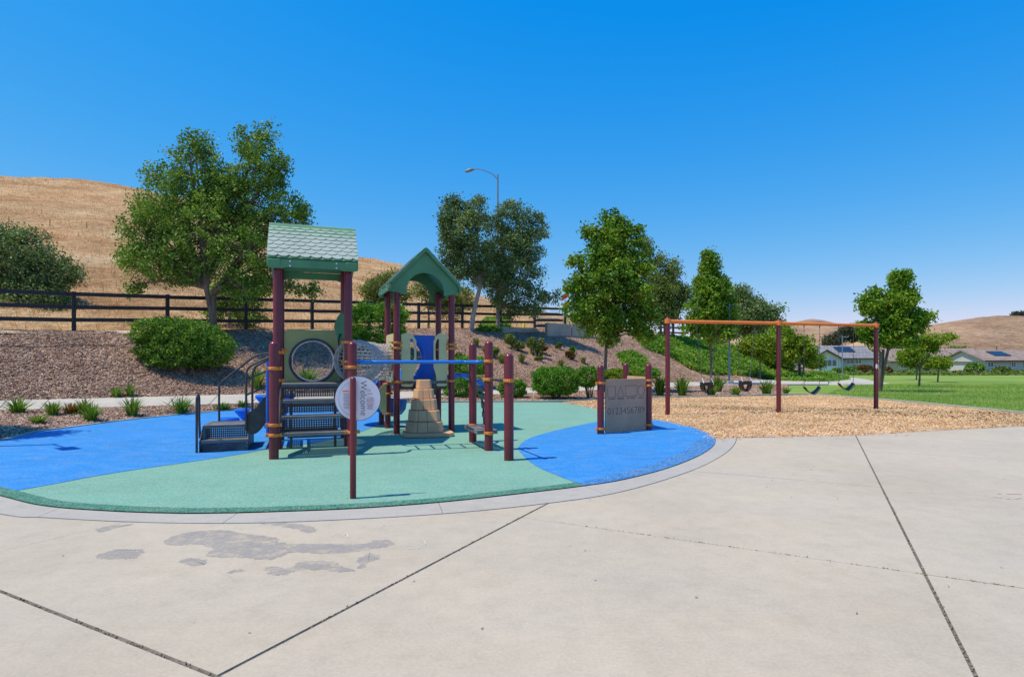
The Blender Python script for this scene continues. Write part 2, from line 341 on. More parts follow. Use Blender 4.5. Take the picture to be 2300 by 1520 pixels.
def r1(px, dz=0): z = I(px, {k: v[1] for k, v in R1.items()}); p = G(px, I(px, {k: v[0] for k, v in R1.items()}), z); p.z += dz; return p
def r2(px, dz=0): z = I(px, {k: v[1] for k, v in R2.items()}); p = G(px, I(px, {k: v[0] for k, v in R2.items()}), z); p.z += dz; return p
def r0(px, dz=0): p = G(px, I(px, R0), .0); p.z += dz; return p
def r4(px, back=0.0):
    t = fence_t(px); p = Vector((FT0[0]+FTD[0]*t, FT0[1]+FTD[1]*t, crest_z(t))); n = Vector((-.689, .725, 0)); return p+n*back
def loft(name, rows, m, dz=0.0, amp=.0, ascale=1.0, kind='structure', smooth=True):
    nc = len(rows[0]); v = [tuple(p) for r in rows for p in r]
    if amp:
        from mathutils import noise as mn
        v = [(x, y, z+amp*mn.fractal(Vector((x*ascale, y*ascale, 3.1)), .7, 2.1, 4)*(0 if i//nc in (0,) else 1)) for i, (x, y, z) in enumerate(v)]
    f = [(i*nc+k, i*nc+k+1, (i+1)*nc+k+1, (i+1)*nc+k) for i in range(len(rows)-1) for k in range(nc-1)]
    me = bpy.data.meshes.new(name); me.from_pydata([(a, b, c+dz) for a, b, c in v], [], f); me.materials.append(m)
    me.polygons.foreach_set('use_smooth', [smooth]*len(f)); me.update()
    o = link(me, name); tag(o, kind=kind); return o
def sheet(name, pts, m, z, thick=0.0, parent=None, kind='structure', flat=True):
    b = MB(); pts = [Vector((p[0], p[1], z if flat else p[2])) for p in pts]
    if thick: b.prism([p-Vector((0, 0, thick)) for p in pts], (0, 0, thick))
    else: b.add(pts, [tuple(range(len(pts)))])
    o = b.build(name, m, parent, smooth=0)
    if kind: o['kind'] = kind
    if not thick:
        me = o.data
        if me.polygons[0].normal.z < 0: me.flip_normals()
    return o
def lerp_rows(a, b, n, zf=lambda s: s, sag=0):
    out = []
    for k in range(n+1):
        s = k/n; out.append([Vector((p.x+(q.x-p.x)*s, p.y+(q.y-p.y)*s, p.z+(q.z-p.z)*zf(s))) for p, q in zip(a, b)])
    return out
big = MB(); big.add([(-900, -60, -.12), (900, -60, -.12), (900, 30, -.12), (900, 200, -2.2), (-900, 200, -2.2), (-900, 30, -.12)], [(0, 1, 2, 5), (5, 2, 3, 4)])
o = big.build('ground', DIRTG, smooth=0); o['kind'] = 'structure'
lawnz = lambda y: -max(0, y-30)*.0118-.012
ys = [8, 12, 16, 20, 25, 30, 35, 40, 50, 60, 80, 100, 125, 160, 240]; xs = [-2, 4, 8, 12, 20, 30, 50, 80, 120, 200]
lawn = loft('lawn', [[Vector((x*(1 if i == 0 else 1)+(y-20)*.12*(1 if j else .2), y, lawnz(y))) for j, x in enumerate(xs)] for i, y in enumerate(ys)], LAWNG)
colsA = list(range(-900, 1861, 30))
bed = loft('planting_bed', [[r0(c, .0)+Vector((0, 0, .0)) for c in colsA if c <= 1770]]+[[r0(c).lerp(r1(c), s)+Vector((0, 0, .0 if s == 1 else .02)) for c in colsA if c <= 1770] for s in (.15, .5, .85, 1)], MULCHG, .002)
sidewalk = loft('footpath', [[r1(c, .02) for c in colsA], [r2(c, .02) for c in colsA]], PATHC, smooth=False)
me = sidewalk.data; b = MB()                                       # a 6 cm thick kerb edge on both sides of the path
b = MB(); n_ = len(colsA)
for k in range(n_-1):
    for f_, s_ in ((r1, 1), (r2, -1)):
        a, c = f_(colsA[k], .02), f_(colsA[k+1], .02); b.add([a, c, c-Vector((0, 0, .1)), a-Vector((0, 0, .1))], [(0, 1, 2, 3)])
e = b.build('footpath_edge', PATHC, sidewalk, smooth=0)
for c in range(-860, 1860, 95):                                     # path joints
    a, d = r1(c), r2(c+20); b = MB(); u = (d-a).normalized(); w = Vector((u.y, -u.x, 0))*.010; up = Vector((0, 0, .024))
    b.add([a-w+up, a+w+up, d+w+up, d-w+up], [(0, 1, 2, 3)]); b.build('path_joint', JOINT, sidewalk, smooth=0)
zf = lambda s: .78*s+.22*(s*s*(3-2*s))
rows = lerp_rows([r2(c) for c in colsA], [r4(c, -.8) for c in colsA], 12, zf)+[[r4(c, -.1) for c in colsA], [r4(c, 1.2) for c in colsA]]
slope = loft('mulch_slope', rows, MULCHG, 0, .07, .8)
crestp = loft('crest_path', [[r4(c, -1.0)+Vector((0, 0, -.07)) for c in colsA], [r4(c, -.5)+Vector((0, 0, .035)) for c in colsA], [r4(c, .6)+Vector((0, 0, .05)) for c in colsA], [r4(c, 3.0)+Vector((0, 0, .04)) for c in colsA]], DIRTG, 0, .03, 1.1)
# golden hill behind the fence
SKYL = {-1200: 400, -900: 396, -400: 390, 0: 393, 100: 399, 200: 404, 300: 420, 450: 450, 600: 495, 700: 535, 805: 577, 900: 592, 990: 628, 1100: 672, 1230: 702, 1300: 719, 1400: 738, 1500: 752, 1600: 790, 1700: 815, 1860: 838}
SKYD = {-1200: 62, -400: 70, 0: 78, 300: 84, 805: 100, 1000: 110, 1300: 115, 1500: 115, 1700: 120, 1860: 125}
hc = list(range(-1200, 1860, 12))
rowsH = []
base = [r4(c, 2.9) for c in hc]; top = [P(c, I(c, SKYL), I(c, SKYD)) for c in hc]
ns = 46
for k in range(ns+1):
    s = k/ns; e = s**1.12*(1-.0*s)
    rowsH.append([Vector((p.x+(q.x-p.x)*s, p.y+(q.y-p.y)*s, p.z+(q.z-p.z)*e-.05*(s < .02))) for p, q in zip(base, top)])
for j, (fd, dz) in enumerate(((1.06, -.3), (1.15, -1.5), (1.4, -6), (1.9, -14))):
    rowsH.append([Vector((q.x*fd, q.y*fd, q.z+dz*(q.z+2)/30)) for q in top])
hill = loft('golden_hill', rowsH, HILLG, 0, .32, .20)
BV = {}
def bvh(o):
    if o.name not in BV: BV[o.name] = BVHTree.FromPolygons([v.co for v in o.data.vertices], [tuple(p.vertices) for p in o.data.polygons])
    return BV[o.name]
SURF = [slope, bed, sidewalk, lawn, crestp, hill]
def hit(px, py, surf=None):            # where the sight line of a photo pixel meets the ground
    d = (P(px, py, 10)-Vector((0, 0, EYE))).normalized(); best = None
    for o in surf or SURF:
        h = bvh(o).ray_cast(Vector((0, 0, EYE)), d)
        if h[0] is not None and (best is None or h[3] < best[1]): best = (h[0], h[3])
    return best[0] if best else G(px, py)
def hz(x, y, surf=None):
    best = -9
    for o in surf or SURF:
        h = bvh(o).ray_cast(Vector((x, y, 90)), Vector((0, 0, -1)))
        if h[0] is not None: best = max(best, h[0].z)
    return best
def at(px, d, surf=None):              # ground point in the direction of column px at depth d
    x = (px-1150)/FPX*d; return Vector((x, d, hz(x, d, surf)))

# ---------------- rubber surfacing
front = [(-560, 905), (-420, 990), (-200, 1062), (0, 1114), (100, 1137), (250, 1149), (400, 1154), (500, 1153.5), (600, 1151), (800, 1143), (1000, 1128), (1200, 1106), (1313, 1092), (1400, 1078), (1500, 1052), (1570, 1024), (1602, 1002), (1608, 985)]
back_ = [(1465, 942), (1395, 931), (1340, 919), (1290, 909), (1258, 903.5), (1050, 904), (870, 905.5), (700, 912), (560, 920), (454, 927), (393, 933), (272, 946), (181, 958), (91, 970), (0, 992), (-200, 1000), (-400, 960)]
FRONT = smooth_curve([G(*p) for p in front[2:]], 8)
FRONT = [G(-560, 905), G(-420, 985)]+FRONT
BACK = smooth_curve([G(*p) for p in back_[:5]], 4)+[G(*p) for p in back_[5:15]]
oval_top = smooth_curve([G(*p) for p in [(1313, 1092), (1250, 1068), (1200, 1045), (1172, 1020), (1165, 1004), (1190, 985), (1250, 967), (1340, 948), (1400, 942.5), (1465, 942.8), (1540, 956), (1590, 974), (1608, 985)]], 8)
rubber = sheet('rubber_surface', FRONT+[G(1608, 985)]+oval_top[::-1][:-60] + BACK, RGREEN, .006) if False else None
oval_r = oval_top[8*9:]                                              # from (1465,943) to the right tip
rubber = sheet('rubber_surface', FRONT+oval_r[::-1][1:]+BACK[1:], RGREEN, .006)
def arc_between(pts, x0, x1): return [p for p in pts if x0 <= (p.x/p.y*FPX+1150) <= x1]
fb = arc_between(FRONT, 1313, 1700)
ov = sheet('blue_rubber_oval', oval_top[:-1]+fb[::-1], RBLUE, .010)
bl = smooth_curve([G(*p) for p in [(-20, 1113), (110, 1090), (245, 1065), (400, 1042), (490, 1029), (560, 1017), (620, 1006), (700, 996), (770, 981), (820, 967), (851, 951), (872, 926), (884, 905.5)]], 6)
fl = [p for p in FRONT if p.x/p.y*FPX+1150 < -20]
bk = [G(*p) for p in back_[7:15]]
sheet('blue_rubber_field', fl+bl+bk, RBLUE, .010)
def offset_strip(pts, w0, w1):
    out = []; 
    for i, p in enumerate(pts):
        t = (pts[min(i+1, len(pts)-1)]-pts[max(i-1, 0)]); t.z = 0; t.normalize(); n = Vector((-t.y, t.x, 0))
        out.append((p+n*w0, p+n*w1))
    return out
def strip(name, pts, w0, w1, m, z, parent=None, thick=0, kind='structure', jit=0):
    s = offset_strip(pts, w0, w1); b = MB(); zz = Vector((0, 0, z))
    A = [Vector((a.x, a.y, z)) for a, _ in s]; B = [Vector((c.x, c.y, z))+Vector((random.uniform(-jit, jit), random.uniform(-jit, jit), 0)) for _, c in s]
    n = len(A); b.add(A+B, [(i, i+1, n+i+1, n+i) for i in range(n-1)])
    if thick:
        b.add(A+[p-Vector((0, 0, thick)) for p in A], [(i, i+1, n+i+1, n+i) for i in range(n-1)])
        b.add(B+[p-Vector((0, 0, thick)) for p in B], [(i, i+1, n+i+1, n+i) for i in range(n-1)])
        b.add([A[0], B[0], B[0]-Vector((0, 0, thick)), A[0]-Vector((0, 0, thick))], [(0, 1, 2, 3)])
        b.add([A[-1], B[-1], B[-1]-Vector((0, 0, thick)), A[-1]-Vector((0, 0, thick))], [(0, 1, 2, 3)])
    o = b.build(name, m, parent, smooth=0)
    if kind: o['kind'] = kind
    return o
visF = arc_between(FRONT, -400, 1313.5); visB = arc_between(FRONT, 1312.5, 1700)
def dens(pts, k=4): return smooth_curve(pts, k)
strip('green_rubber_edge', dens(visF), 0, .17, REDGE_G, .014, jit=.006)
# the blue edge widens to the right
s = dens(visB); b = MB(); A = []; B = []
for i, p in enumerate(s):
    t = (s[min(i+1, len(s)-1)]-s[max(i-1, 0)]); t.z = 0; t.normalize(); n = Vector((-t.y, t.x, 0)); w = .17+.13*math.sin(min(1, i/len(s)*1.12)*math.pi*.55)
    if i > len(s)*.9: w *= max(.15, 1-(i/len(s)-.9)*8)
    A.append(Vector((p.x, p.y, .014))); q = p+n*w; B.append(Vector((q.x+random.uniform(-.008, .008), q.y, .014)))
n = len(A); b.add(A+B, [(i, i+1, n+i+1, n+i) for i in range(n-1)]); o = b.build('blue_rubber_edge', REDGE_B, smooth=0); o['kind'] = 'structure'
# ---------------- plaza: joint bed, curb band and slabs
OUT = [(-760, 905), (-560, 1010), (-250, 1098), (0, 1153.5), (100, 1162), (300, 1172), (500, 1175), (700, 1170), (990, 1154), (1230, 1130), (1400, 1103), (1550, 1058), (1620, 1024), (1648, 1000), (1655, 983)]
OUTER = [G(*OUT[0]), G(*OUT[1])]+smooth_curve([G(*p) for p in OUT[2:]], 8)
rb = [G(*p) for p in [(1608, 985), (1655, 982), (1760, 981), (1860, 979.5), (1940, 977), (2020, 972), (2100, 967), (2200, 962), (2300, 957), (2700, 935), (3300, 905)]]
pl = FRONT+rb+[Vector((rb[-1].x, -6, 0)), Vector((-14, -6, 0)), Vector((-14, 9, 0))]
sheet('plaza', pl, JOINT, -.007)
CB = MB()
a_dir = Vector((.4683, .8836, 0)); b_dir = Vector((-.8836, .4683, 0)); S0, R0g, STP = 2.283, 1.60, 2.88
def clip(poly, nrm, c):                # keep points with p.nrm <= c
    out = []
    for i in range(len(poly)):
        p, q = poly[i-1], poly[i]; dp, dq = p.dot(nrm)-c, q.dot(nrm)-c
        if (dp <= 0) != (dq <= 0): out.append(p.lerp(q, dp/(dp-dq)))
        if dq <= 0: out.append(q)
    return out
plaza_poly = [Vector((p.x, p.y, 0)) for p in OUTER]+[Vector((p.x, p.y, 0)) for p in rb[2:]]+[Vector((rb[-1].x, -6, 0)), Vector((-14, -6, 0)), Vector((-14, 9, 0))]
oi = offset_strip(OUTER, -.006, 0); plaza_poly[:len(OUTER)] = [Vector((a.x, a.y, 0)) for a, _ in oi]
plaza_o = bpy.data.objects['plaza']; SLABZ = .0
hw_s = {0: .0105, -1: .0095}; hw_r = {0: .0125}
for i in range(-5, 5):
    for j in range(-3, 6):
        q = list(plaza_poly)
        q = clip(q, b_dir, S0+STP*(i+1)-hw_s.get(i+1, .0028)); q = clip(q, -b_dir, -(S0+STP*i+hw_s.get(i, .0028))) if len(q) > 2 else q
        if len(q) > 2: q = clip(q, a_dir, R0g+STP*(j+1)-hw_r.get(j+1, .0022))
        if len(q) > 2: q = clip(q, -a_dir, -(R0g+STP*j+hw_r.get(j, .0022)))
        if len(q) < 3: continue
        cl = [q[0]]
        for p in q[1:]:
            if (p-cl[-1]).length > .002: cl.append(p)
        if (cl[0]-cl[-1]).length < .002: cl.pop()
        if len(cl) < 3: continue
        sheet('slab', cl, CONC, random.uniform(-.001, .001), thick=.03, parent=plaza_o, kind=None)
bev_pts = FRONT; 
# curb band cut into segments at its joints
def pt_at(pts, c):
    for p, q in zip(pts, pts[1:]):
        cp, cq = p.x/p.y*FPX+1150, q.x/q.y*FPX+1150
        if cp <= c <= cq: return p.lerp(q, (c-cp)/max(cq-cp, 1e-6))
    return pts[-1] if c > 1150 else pts[0]
cuts = [(-400, -430), (-180, -215), (135, 85), (533, 500), (985, 995), (1313, 1362), (1608, 1655)]
FD, OD = dens(FRONT, 3), dens(OUTER, 3)
for (f0, o0), (f1, o1) in zip(cuts, cuts[1:]):
    fr = [pt_at(FD, f0)]+arc_between(FD, f0+2, f1-2)+[pt_at(FD, f1)]; ou = [pt_at(OD, o0)]+arc_between(OD, o0+2, o1-2)+[pt_at(OD, o1)]
    fr[0] = fr[0].lerp(fr[1], 0)+(fr[1]-fr[0]).normalized()*.0025; fr[-1] = fr[-1]+(fr[-2]-fr[-1]).normalized()*.0025
    ou[0] = ou[0]+(ou[1]-ou[0]).normalized()*.0025; ou[-1] = ou[-1]+(ou[-2]-ou[-1]).normalized()*.0025
    ins = [a for a, _ in offset_strip(fr, -.004, 0)]; iou = [a for a, _ in offset_strip(ou, .003, 0)]
    sheet('curb_segment', ins+iou[::-1], CURB, .004, thick=.035, parent=plaza_o, kind=None)
# stains and chalk
def blob(pts, jit=.009, n=7):
    c = smooth_curve([G(*p) for p in pts], n, True); return [p+Vector((random.gauss(0, jit), random.gauss(0, jit), 0)) for p in c]
STN = [[(368, 1215), (400, 1200), (450, 1192), (505, 1191), (560, 1199), (610, 1206), (640, 1220), (700, 1221), (770, 1221), (815, 1221), (845, 1213), (870, 1213), (884, 1221), (866, 1229), (838, 1232), (800, 1240), (740, 1243), (690, 1241), (655, 1240), (630, 1250), (600, 1256), (540, 1253), (470, 1249), (466, 1240), (478, 1232), (452, 1224), (420, 1223), (385, 1225)],
       [(217, 1245), (250, 1237), (262, 1233), (300, 1235), (320, 1234), (323, 1240), (310, 1250), (290, 1255), (240, 1255), (222, 1252)],
       [(404, 1259), (430, 1252), (460, 1257), (458, 1268), (430, 1269), (410, 1265)], [(513, 1283), (530, 1278), (550, 1279), (535, 1286), (515, 1287)],
       [(595, 1276), (612, 1272), (650, 1275), (672, 1262), (700, 1259), (745, 1260), (770, 1272), (800, 1280), (760, 1283), (720, 1279), (670, 1281), (640, 1290), (605, 1289)],
       [(800, 1259), (815, 1248), (830, 1241), (852, 1251), (835, 1260), (818, 1268), (820, 1274), (803, 1276), (806, 1266)],
       [(582, 1176), (640, 1174), (690, 1180), (710, 1190), (695, 1196), (670, 1190), (630, 1182)], [(215, 1190), (250, 1180), (300, 1177), (260, 1185), (235, 1194)]]
for pts in STN: sheet('stain', blob(pts), STAIN, .0022, parent=plaza_o, kind=None)
def chalk(pts, m=CHALK, w=.004):
    c = smooth_curve([G(*p) for p in pts], 5); s = [(a, q) for a, q in offset_strip(c, -w/2, w/2)]; b = MB()
    for i in range(0, len(s)-1):
        if random.random() < .62: b.add([Vector((p.x, p.y, .0045)) for p in (s[i][0], s[i+1][0], s[i+1][1], s[i][1])], [(0, 1, 2, 3)])
    if b.f: b.build('chalk_mark', m, plaza_o, smooth=0)
for pts in [[(745, 1204), (760, 1197), (770, 1203), (778, 1198), (782, 1206)], [(815, 1184), (825, 1179), (835, 1186)], [(850, 1188), (862, 1178), (872, 1180), (866, 1187), (880, 1184)], [(885, 1178), (905, 1176), (925, 1170)], [(905, 1231), (935, 1232), (955, 1222), (950, 1210)],
            [(1790, 1040), (1782, 1048), (1800, 1054), (1830, 1052)], [(1800, 1036), (1830, 1032), (1850, 1038)], [(1778, 1044), (1800, 1038), (1822, 1042)], [(1900, 1028), (1940, 1030), (1970, 1033)], [(1560, 1058), (1700, 1066), (1850, 1085), (2050, 1105)], [(2180, 1170), (2230, 1180), (2290, 1178)], [(2160, 1140), (2200, 1150)]]:
    chalk(pts)
for pts in [[(2215, 1112), (2260, 1120), (2298, 1118)], [(2240, 1108), (2295, 1110)]]: chalk(pts, PINK, .02)
# ---------------- chip bed, its curb, lawn strip
chip_poly = oval_r+rb[1:8]+[G(2700, 1000)]+[G(2700, 968), G(2300, 931), G(2100, 911), G(1960, 898), G(1880, 891.5), G(1810, 888.5), G(1620, 891.5), G(1500, 894), G(1350, 898), G(1262, 904)]+BACK[:17][::-1]
chip_poly = [p for p in oval_r]+[rb[k] for k in range(1, 10)]+[G(2700, 968), G(2300, 931), G(2100, 911), G(1960, 898), G(1880, 891.5), G(1810, 888.5), G(1620, 891.5), G(1500, 894), G(1350, 898), G(1260, 904)]+smooth_curve([G(*p) for p in back_[:5]], 4)[::-1]
chipbed = sheet('wood_chip_bed', chip_poly, CHIPG, .002)
ck = [G(870, 905), G(1050, 903.5), G(1255, 902.5), G(1350, 897), G(1500, 893.5), G(1620, 891), G(1740, 888), G(1810, 886.8), G(1850, 888.5), G(1900, 892.5), G(2000, 900.5), G(2100, 910), G(2300, 930), G(2700, 967), G(3200, 1010)]
def kerb(name, pts, w, h, m, seg=2.4):
    root = None; acc = []; k = 0
    pts = smooth_curve(pts, 10); L = 0; cur = [pts[0]]; parts = []
    for i in range(1, len(pts)):
        L += (pts[i]-pts[i-1]).length; cur.append(pts[i])
        if L > seg: parts.append(cur); cur = [pts[i]]; L = 0
    if len(cur) > 1: parts.append(cur)
    for q in parts:
        q = q[:]; q[0] = q[0].lerp(q[1], .02 if len(q) > 2 else .01)
        o = strip(name, q, 0, w, m, h, thick=h+.03)
strip_root = None
kerb('kerb', ck, .16, .055, CURB, 3.0)
kerb('kerb', [G(-400, 1048), G(-200, 1015), G(0, 991.5)]+[G(*p) for p in back_[5:15][::-1]][1:9]+[G(868, 905)], .11, .03, CURB, 3.0)
# broad path on the right, leading to the houses
def ribbon(name, pts_l, pts_r, m, dz=.012):
    A = smooth_curve(pts_l, 8); B = smooth_curve(pts_r, 8); n = len(A); b = MB()
    for q in (A, B):
        for p in q: p.z = max(lawnz(p.y)+dz, lawnz(p.y)+dz)
    b.add(A+B, [(i, i+1, n+i+1, n+i) for i in range(n-1)])
    b.add(A+[p-Vector((0, 0, .05)) for p in A], [(i, i+1, n+i+1, n+i) for i in range(n-1)])
    o = b.build(name, m, smooth=0); o['kind'] = 'structure'; return o
def GL(px, py):                         # on the falling lawn
    z = 0
    for _ in range(12): p = G(px, py, z); z = lawnz(p.y)
    return G(px, py, z)
ribbon('branch_path', [GL(1780, 864), GL(1860, 864.5), GL(1950, 865), GL(2000, 862)], [GL(1780, 857), GL(1850, 856.5), GL(1912, 853), GL(1925, 850)], PATHC, .02)
ribbon('far_path', [GL(1925, 861), GL(1960, 857), GL(1930, 850), GL(1885, 846)], [GL(1912, 855), GL(1905, 850), GL(1880, 845.5), GL(1852, 843)], PATHC, .03)
# ---------------- loose chips, bark, grass (nobody could count them)
def pip(poly, x, y):
    ins = np.zeros(len(x), bool); n = len(poly)
    for i in range(n):
        x1, y1, x2, y2 = poly[i-1][0], poly[i-1][1], poly[i][0], poly[i][1]
        c = ((y1 > y) != (y2 > y)); ins ^= c & (x < (x2-x1)*(y-y1)/((y2-y1) or 1e-9)+x1)
    return ins
def chips(name, pts, m, L=(.025, .06), Wd=(.01, .022), T=.006, tilt=.5):
    n = len(pts); yaw = rng.uniform(0, 2*np.pi, n); a = rng.uniform(-tilt, tilt, n); c = rng.uniform(-tilt, tilt, n)
    u = np.stack([np.cos(yaw)*np.cos(a), np.sin(yaw)*np.cos(a), np.sin(a)], 1); w = np.stack([-np.sin(yaw)*np.cos(c), np.cos(yaw)*np.cos(c), np.sin(c)], 1)
    k = np.cross(u, w); l = rng.uniform(*L, n)[:, None]/2; ww = rng.uniform(*Wd, n)[:, None]/2; t = T/2
    V = np.stack([pts+u*l*i+w*ww*j*(.6 if i > 0 else 1)+k*t*h for i in (-1, 1) for j in (-1, 1) for h in (-1, 1)], 1)
    q = np.array([(1, 5, 7, 3), (0, 1, 3, 2), (4, 6, 7, 5), (0, 4, 5, 1), (2, 3, 7, 6)])
    F = (np.arange(n)[:, None, None]*8+q[None]).reshape(-1, 4)
    o = np_mesh(name, V.reshape(-1, 3), 4, m, faces=F); return tag(o, kind='stuff')
def in_poly(poly, n, ypow=1):
    xs_ = [p[0] for p in poly]; ys_ = [p[1] for p in poly]; X = rng.uniform(min(xs_), max(xs_), n*3); Y = rng.uniform(min(ys_), max(ys_), n*3)
    k = pip(poly, X, Y); return X[k][:n], Y[k][:n]
def along(r0, r1, s0, s1, n, w):      # grit lodged in a joint
    t = rng.random(n); t = np.round(t*14)/14+rng.normal(0, .02, n); rr = r0+(r1-r0)*t; ss = s0+(s1-s0)*t+0*rr
    return np.stack([a_dir.x*rr+b_dir.x*ss+rng.normal(0, w, n), a_dir.y*rr+b_dir.y*ss+rng.normal(0, w, n), rng.uniform(-.004, .003, n)], 1)
p = np.concatenate([along(1.2, 7.2, S0-STP, S0-STP, 330, .0045), along(R0g+STP, R0g+STP, 1.9, -1.2, 200, .005), along(2.0, 5.5, S0, S0, 160, .006), along(R0g, R0g, 2.3, 5, 120, .006)])
chips('joint_grit', p, C_GRIT, (.006, .018), (.003, .007), .004)
n = 90; X = rng.uniform(-6, 8, n); Y = rng.uniform(2.8, 12, n); chips('leaf_litter', np.stack([X, Y, np.full(n, .0065)], 1), C_GRIT, (.006, .018), (.005, .010), .003, .06)
sp_ = oval_r+rb[1:7]; k = rng.integers(0, len(sp_)-1, 260); t = rng.random(260); q = np.array([tuple(sp_[i].lerp(sp_[i+1], float(s)))[:2] for i, s in zip(k, t)]); q[:, 1] -= rng.exponential(.14, 260); q[:, 0] += rng.normal(0, .1, 260)
chips('spilled_chips', np.stack([q[:, 0], q[:, 1], np.full(260, .016)], 1), C_CHIP, (.02, .05), (.008, .018), .005, .08)
X, Y = in_poly(chip_poly, 52000)
v_ = np.abs(X/Y*FPX) < 1250; X, Y = X[v_], Y[v_]
chips('wood_chips', np.stack([X, Y, rng.uniform(.004, .03, len(X))+.009*np.sin(X*1.7)*np.sin(Y*2.1+X)+.006], 1), C_CHIP, (.025, .06), (.010, .022))
def on_mesh(o, n, mask=None, dz=0):
    me = o.data; nv = len(me.vertices); co = np.empty(nv*3, np.float32); me.vertices.foreach_get('co', co); co = co.reshape(-1, 3)
    q = np.array([tuple(p.vertices) for p in me.polygons]); A, B, C, D = (co[q[:, i]] for i in range(4))
    cen = (A+B+C+D)/4; ar = np.linalg.norm(np.cross(C-A, D-B), axis=1)/2
    if mask is not None: ar = ar*mask(cen)
    k = rng.choice(len(q), n, p=ar/ar.sum()); s = rng.random(n)[:, None]; t = rng.random(n)[:, None]
    p = (A[k]*(1-s)+B[k]*s)*(1-t)+(D[k]*(1-s)+C[k]*s)*t; p[:, 2] += dz; return p
view = lambda c: (np.abs(c[:, 0]/np.maximum(c[:, 1], .1)*FPX) < 1190)
p = on_mesh(slope, 72000, lambda c: view(c)*np.clip((24/np.maximum(c[:, 1], 8))**2.2, 0, 3)*(c[:, 1] < 42)); p[:, 2] += rng.uniform(.0, .03, len(p))
chips('slope_bark', p, C_BARK, (.04, .12), (.014, .034), .008)
p = on_mesh(bed, 34000, lambda c: view(c)*np.clip((20/c[:, 1])**2, 0, 4)); p[:, 2] += rng.uniform(.0, .025, len(p))
chips('bed_bark', p, C_BARK, (.03, .08), (.012, .028), .008)
def blades(name, pts, m, h=(.05, .1), w=.006, lean=.5, kind='stuff', parent=None):
    n = len(pts); yaw = rng.uniform(0, 2*np.pi, n); la = rng.uniform(0, lean, n); ld = rng.uniform(0, 2*np.pi, n); H = rng.uniform(*h, n)
    d = np.stack([np.cos(yaw), np.sin(yaw), 0*yaw], 1)*w/2; l = np.stack([np.cos(ld)*la, np.sin(ld)*la, np.ones(n)], 1)*H[:, None]
    V = np.stack([pts-d, pts+d, pts+l+d*.15, pts+l-d*.15], 1); o = np_mesh(name, V, 4, m, parent); return tag(o, kind=kind) if kind else o
kb = smooth_curve(ck, 10); kx = np.array([q.x for q in kb]); ky = np.array([q.y for q in kb])
n = 60000; d = 14+rng.power(1.0, n)*22; x = d*rng.uniform(1600-1150, 1190+1150-1150, n)/FPX; ok = np.ones(n, bool)
yk = np.interp(x, kx[70:], ky[70:]); yk = np.where(x < kx[70], ky[70], yk)
lawn_edge_poly = [(q.x, q.y) for q in kb[70:]]+[(60, 14), (60, 60), (28, 55), (19, 32.5), (13.5, 24.7)]
ok = pip(lawn_edge_poly, x, d); x, d = x[ok], d[ok]
blades('lawn_grass', np.stack([x, d, -np.maximum(0, d-30)*.0118-.012+0*x], 1), L_GRASS, (.05, .11), .012, .7)
p = on_mesh(hill, 60000, lambda c: view(c)*(c[:, 1] > 22)*np.clip(60/c[:, 1], 0, 2))
blades('dry_hill_grass', p, L_DRY, (.16, .48), .035, 1.0)
p = on_mesh(crestp, 7000, lambda c: view(c)*(c[:, 1]+c[:, 0]*-.0 > 0)); 
t_ = (p[:, 0]*-.689+p[:, 1]*.725)-(FT0[0]*-.689+FT0[1]*.725); p = p[t_ > .9]
blades('fence_line_grass', p, L_DRY, (.1, .28), .018, .9)
# the small ledge of groundcover on the right embankment is planted below
# ================================================================ PLAY STRUCTURE
UP = Vector((0, 0, 1))
class Fr:                               # a local frame on the ground: a along u, b along v
    def __init__(s, o, ang): s.o = Vector((o[0], o[1], 0)); s.u = Vector((math.cos(R(ang)), math.sin(R(ang)), 0)); s.v = Vector((-s.u.y, s.u.x, 0))
    def p(s, a, b, z=0): return s.o+s.u*a+s.v*b+UP*z
    def ax(s): return [s.u, s.v, UP]
def post(parent, p, h, r=.064, m=MAROON, z0=-.02):
    prof = [(r, z0), (r, h-r*1.0)]+[(r*math.cos(k*math.pi/12), h-r+r*math.sin(k*math.pi/12)) for k in range(1, 6)]+[(.002, h)]
    o = MB().lathe(prof, (p[0], p[1], 0), 24).build('post', m, parent); return o
def clampm(parent, p, z, r=.064, ang=0, lug=True, h=.045):
    b = MB(); c = Vector((p[0], p[1], z)); R1_, R0_ = r+.013, r+.001
    b.lathe([(R0_, -h/2), (R1_-.003, -h/2), (R1_, -h/2+.005), (R1_, h/2-.005), (R1_-.003, h/2), (R0_, h/2)], c, 24, False, False)
    for s in (ang, ang+180) if lug else (ang,):
        d = Vector((math.cos(R(s)), math.sin(R(s)), 0)); b.box(c+d*(R1_+.012), (.034, .05, h*1.05), [d, Vector((-d.y, d.x, 0)), UP])
    o = b.build('clamp', ORANGE, parent, bevel=.003)
    bb = MB(); d = Vector((math.cos(R(ang-90)), math.sin(R(ang-90)), 0)); cc = c+Vector((-.2, -.97, 0)).normalized()*(R1_+.001)
    bb.tube([cc, cc+Vector((-.2, -.97, 0))*.006], .007, 8).build('bolt', STEEL, o)
    return o
PS = thing('play_structure', (-2.9, 9.5, 0), 'two-tower playground climber with green gable roofs, net tunnel and maroon posts', 'play structure')
T1 = Fr((-3.61, 8.906), 19.4)           # first tower, origin at its front left post
A_, B_ = Vector((-3.296, 8.01, 0)), Vector((-2.306, 8.357, 0))
W1 = 1.05
post(PS, A_, 1.633); post(PS, B_, 1.64)
for a, b in ((0, 0), (W1, 0), (0, W1), (W1, W1)): post(PS, T1.p(a, b), 2.95)
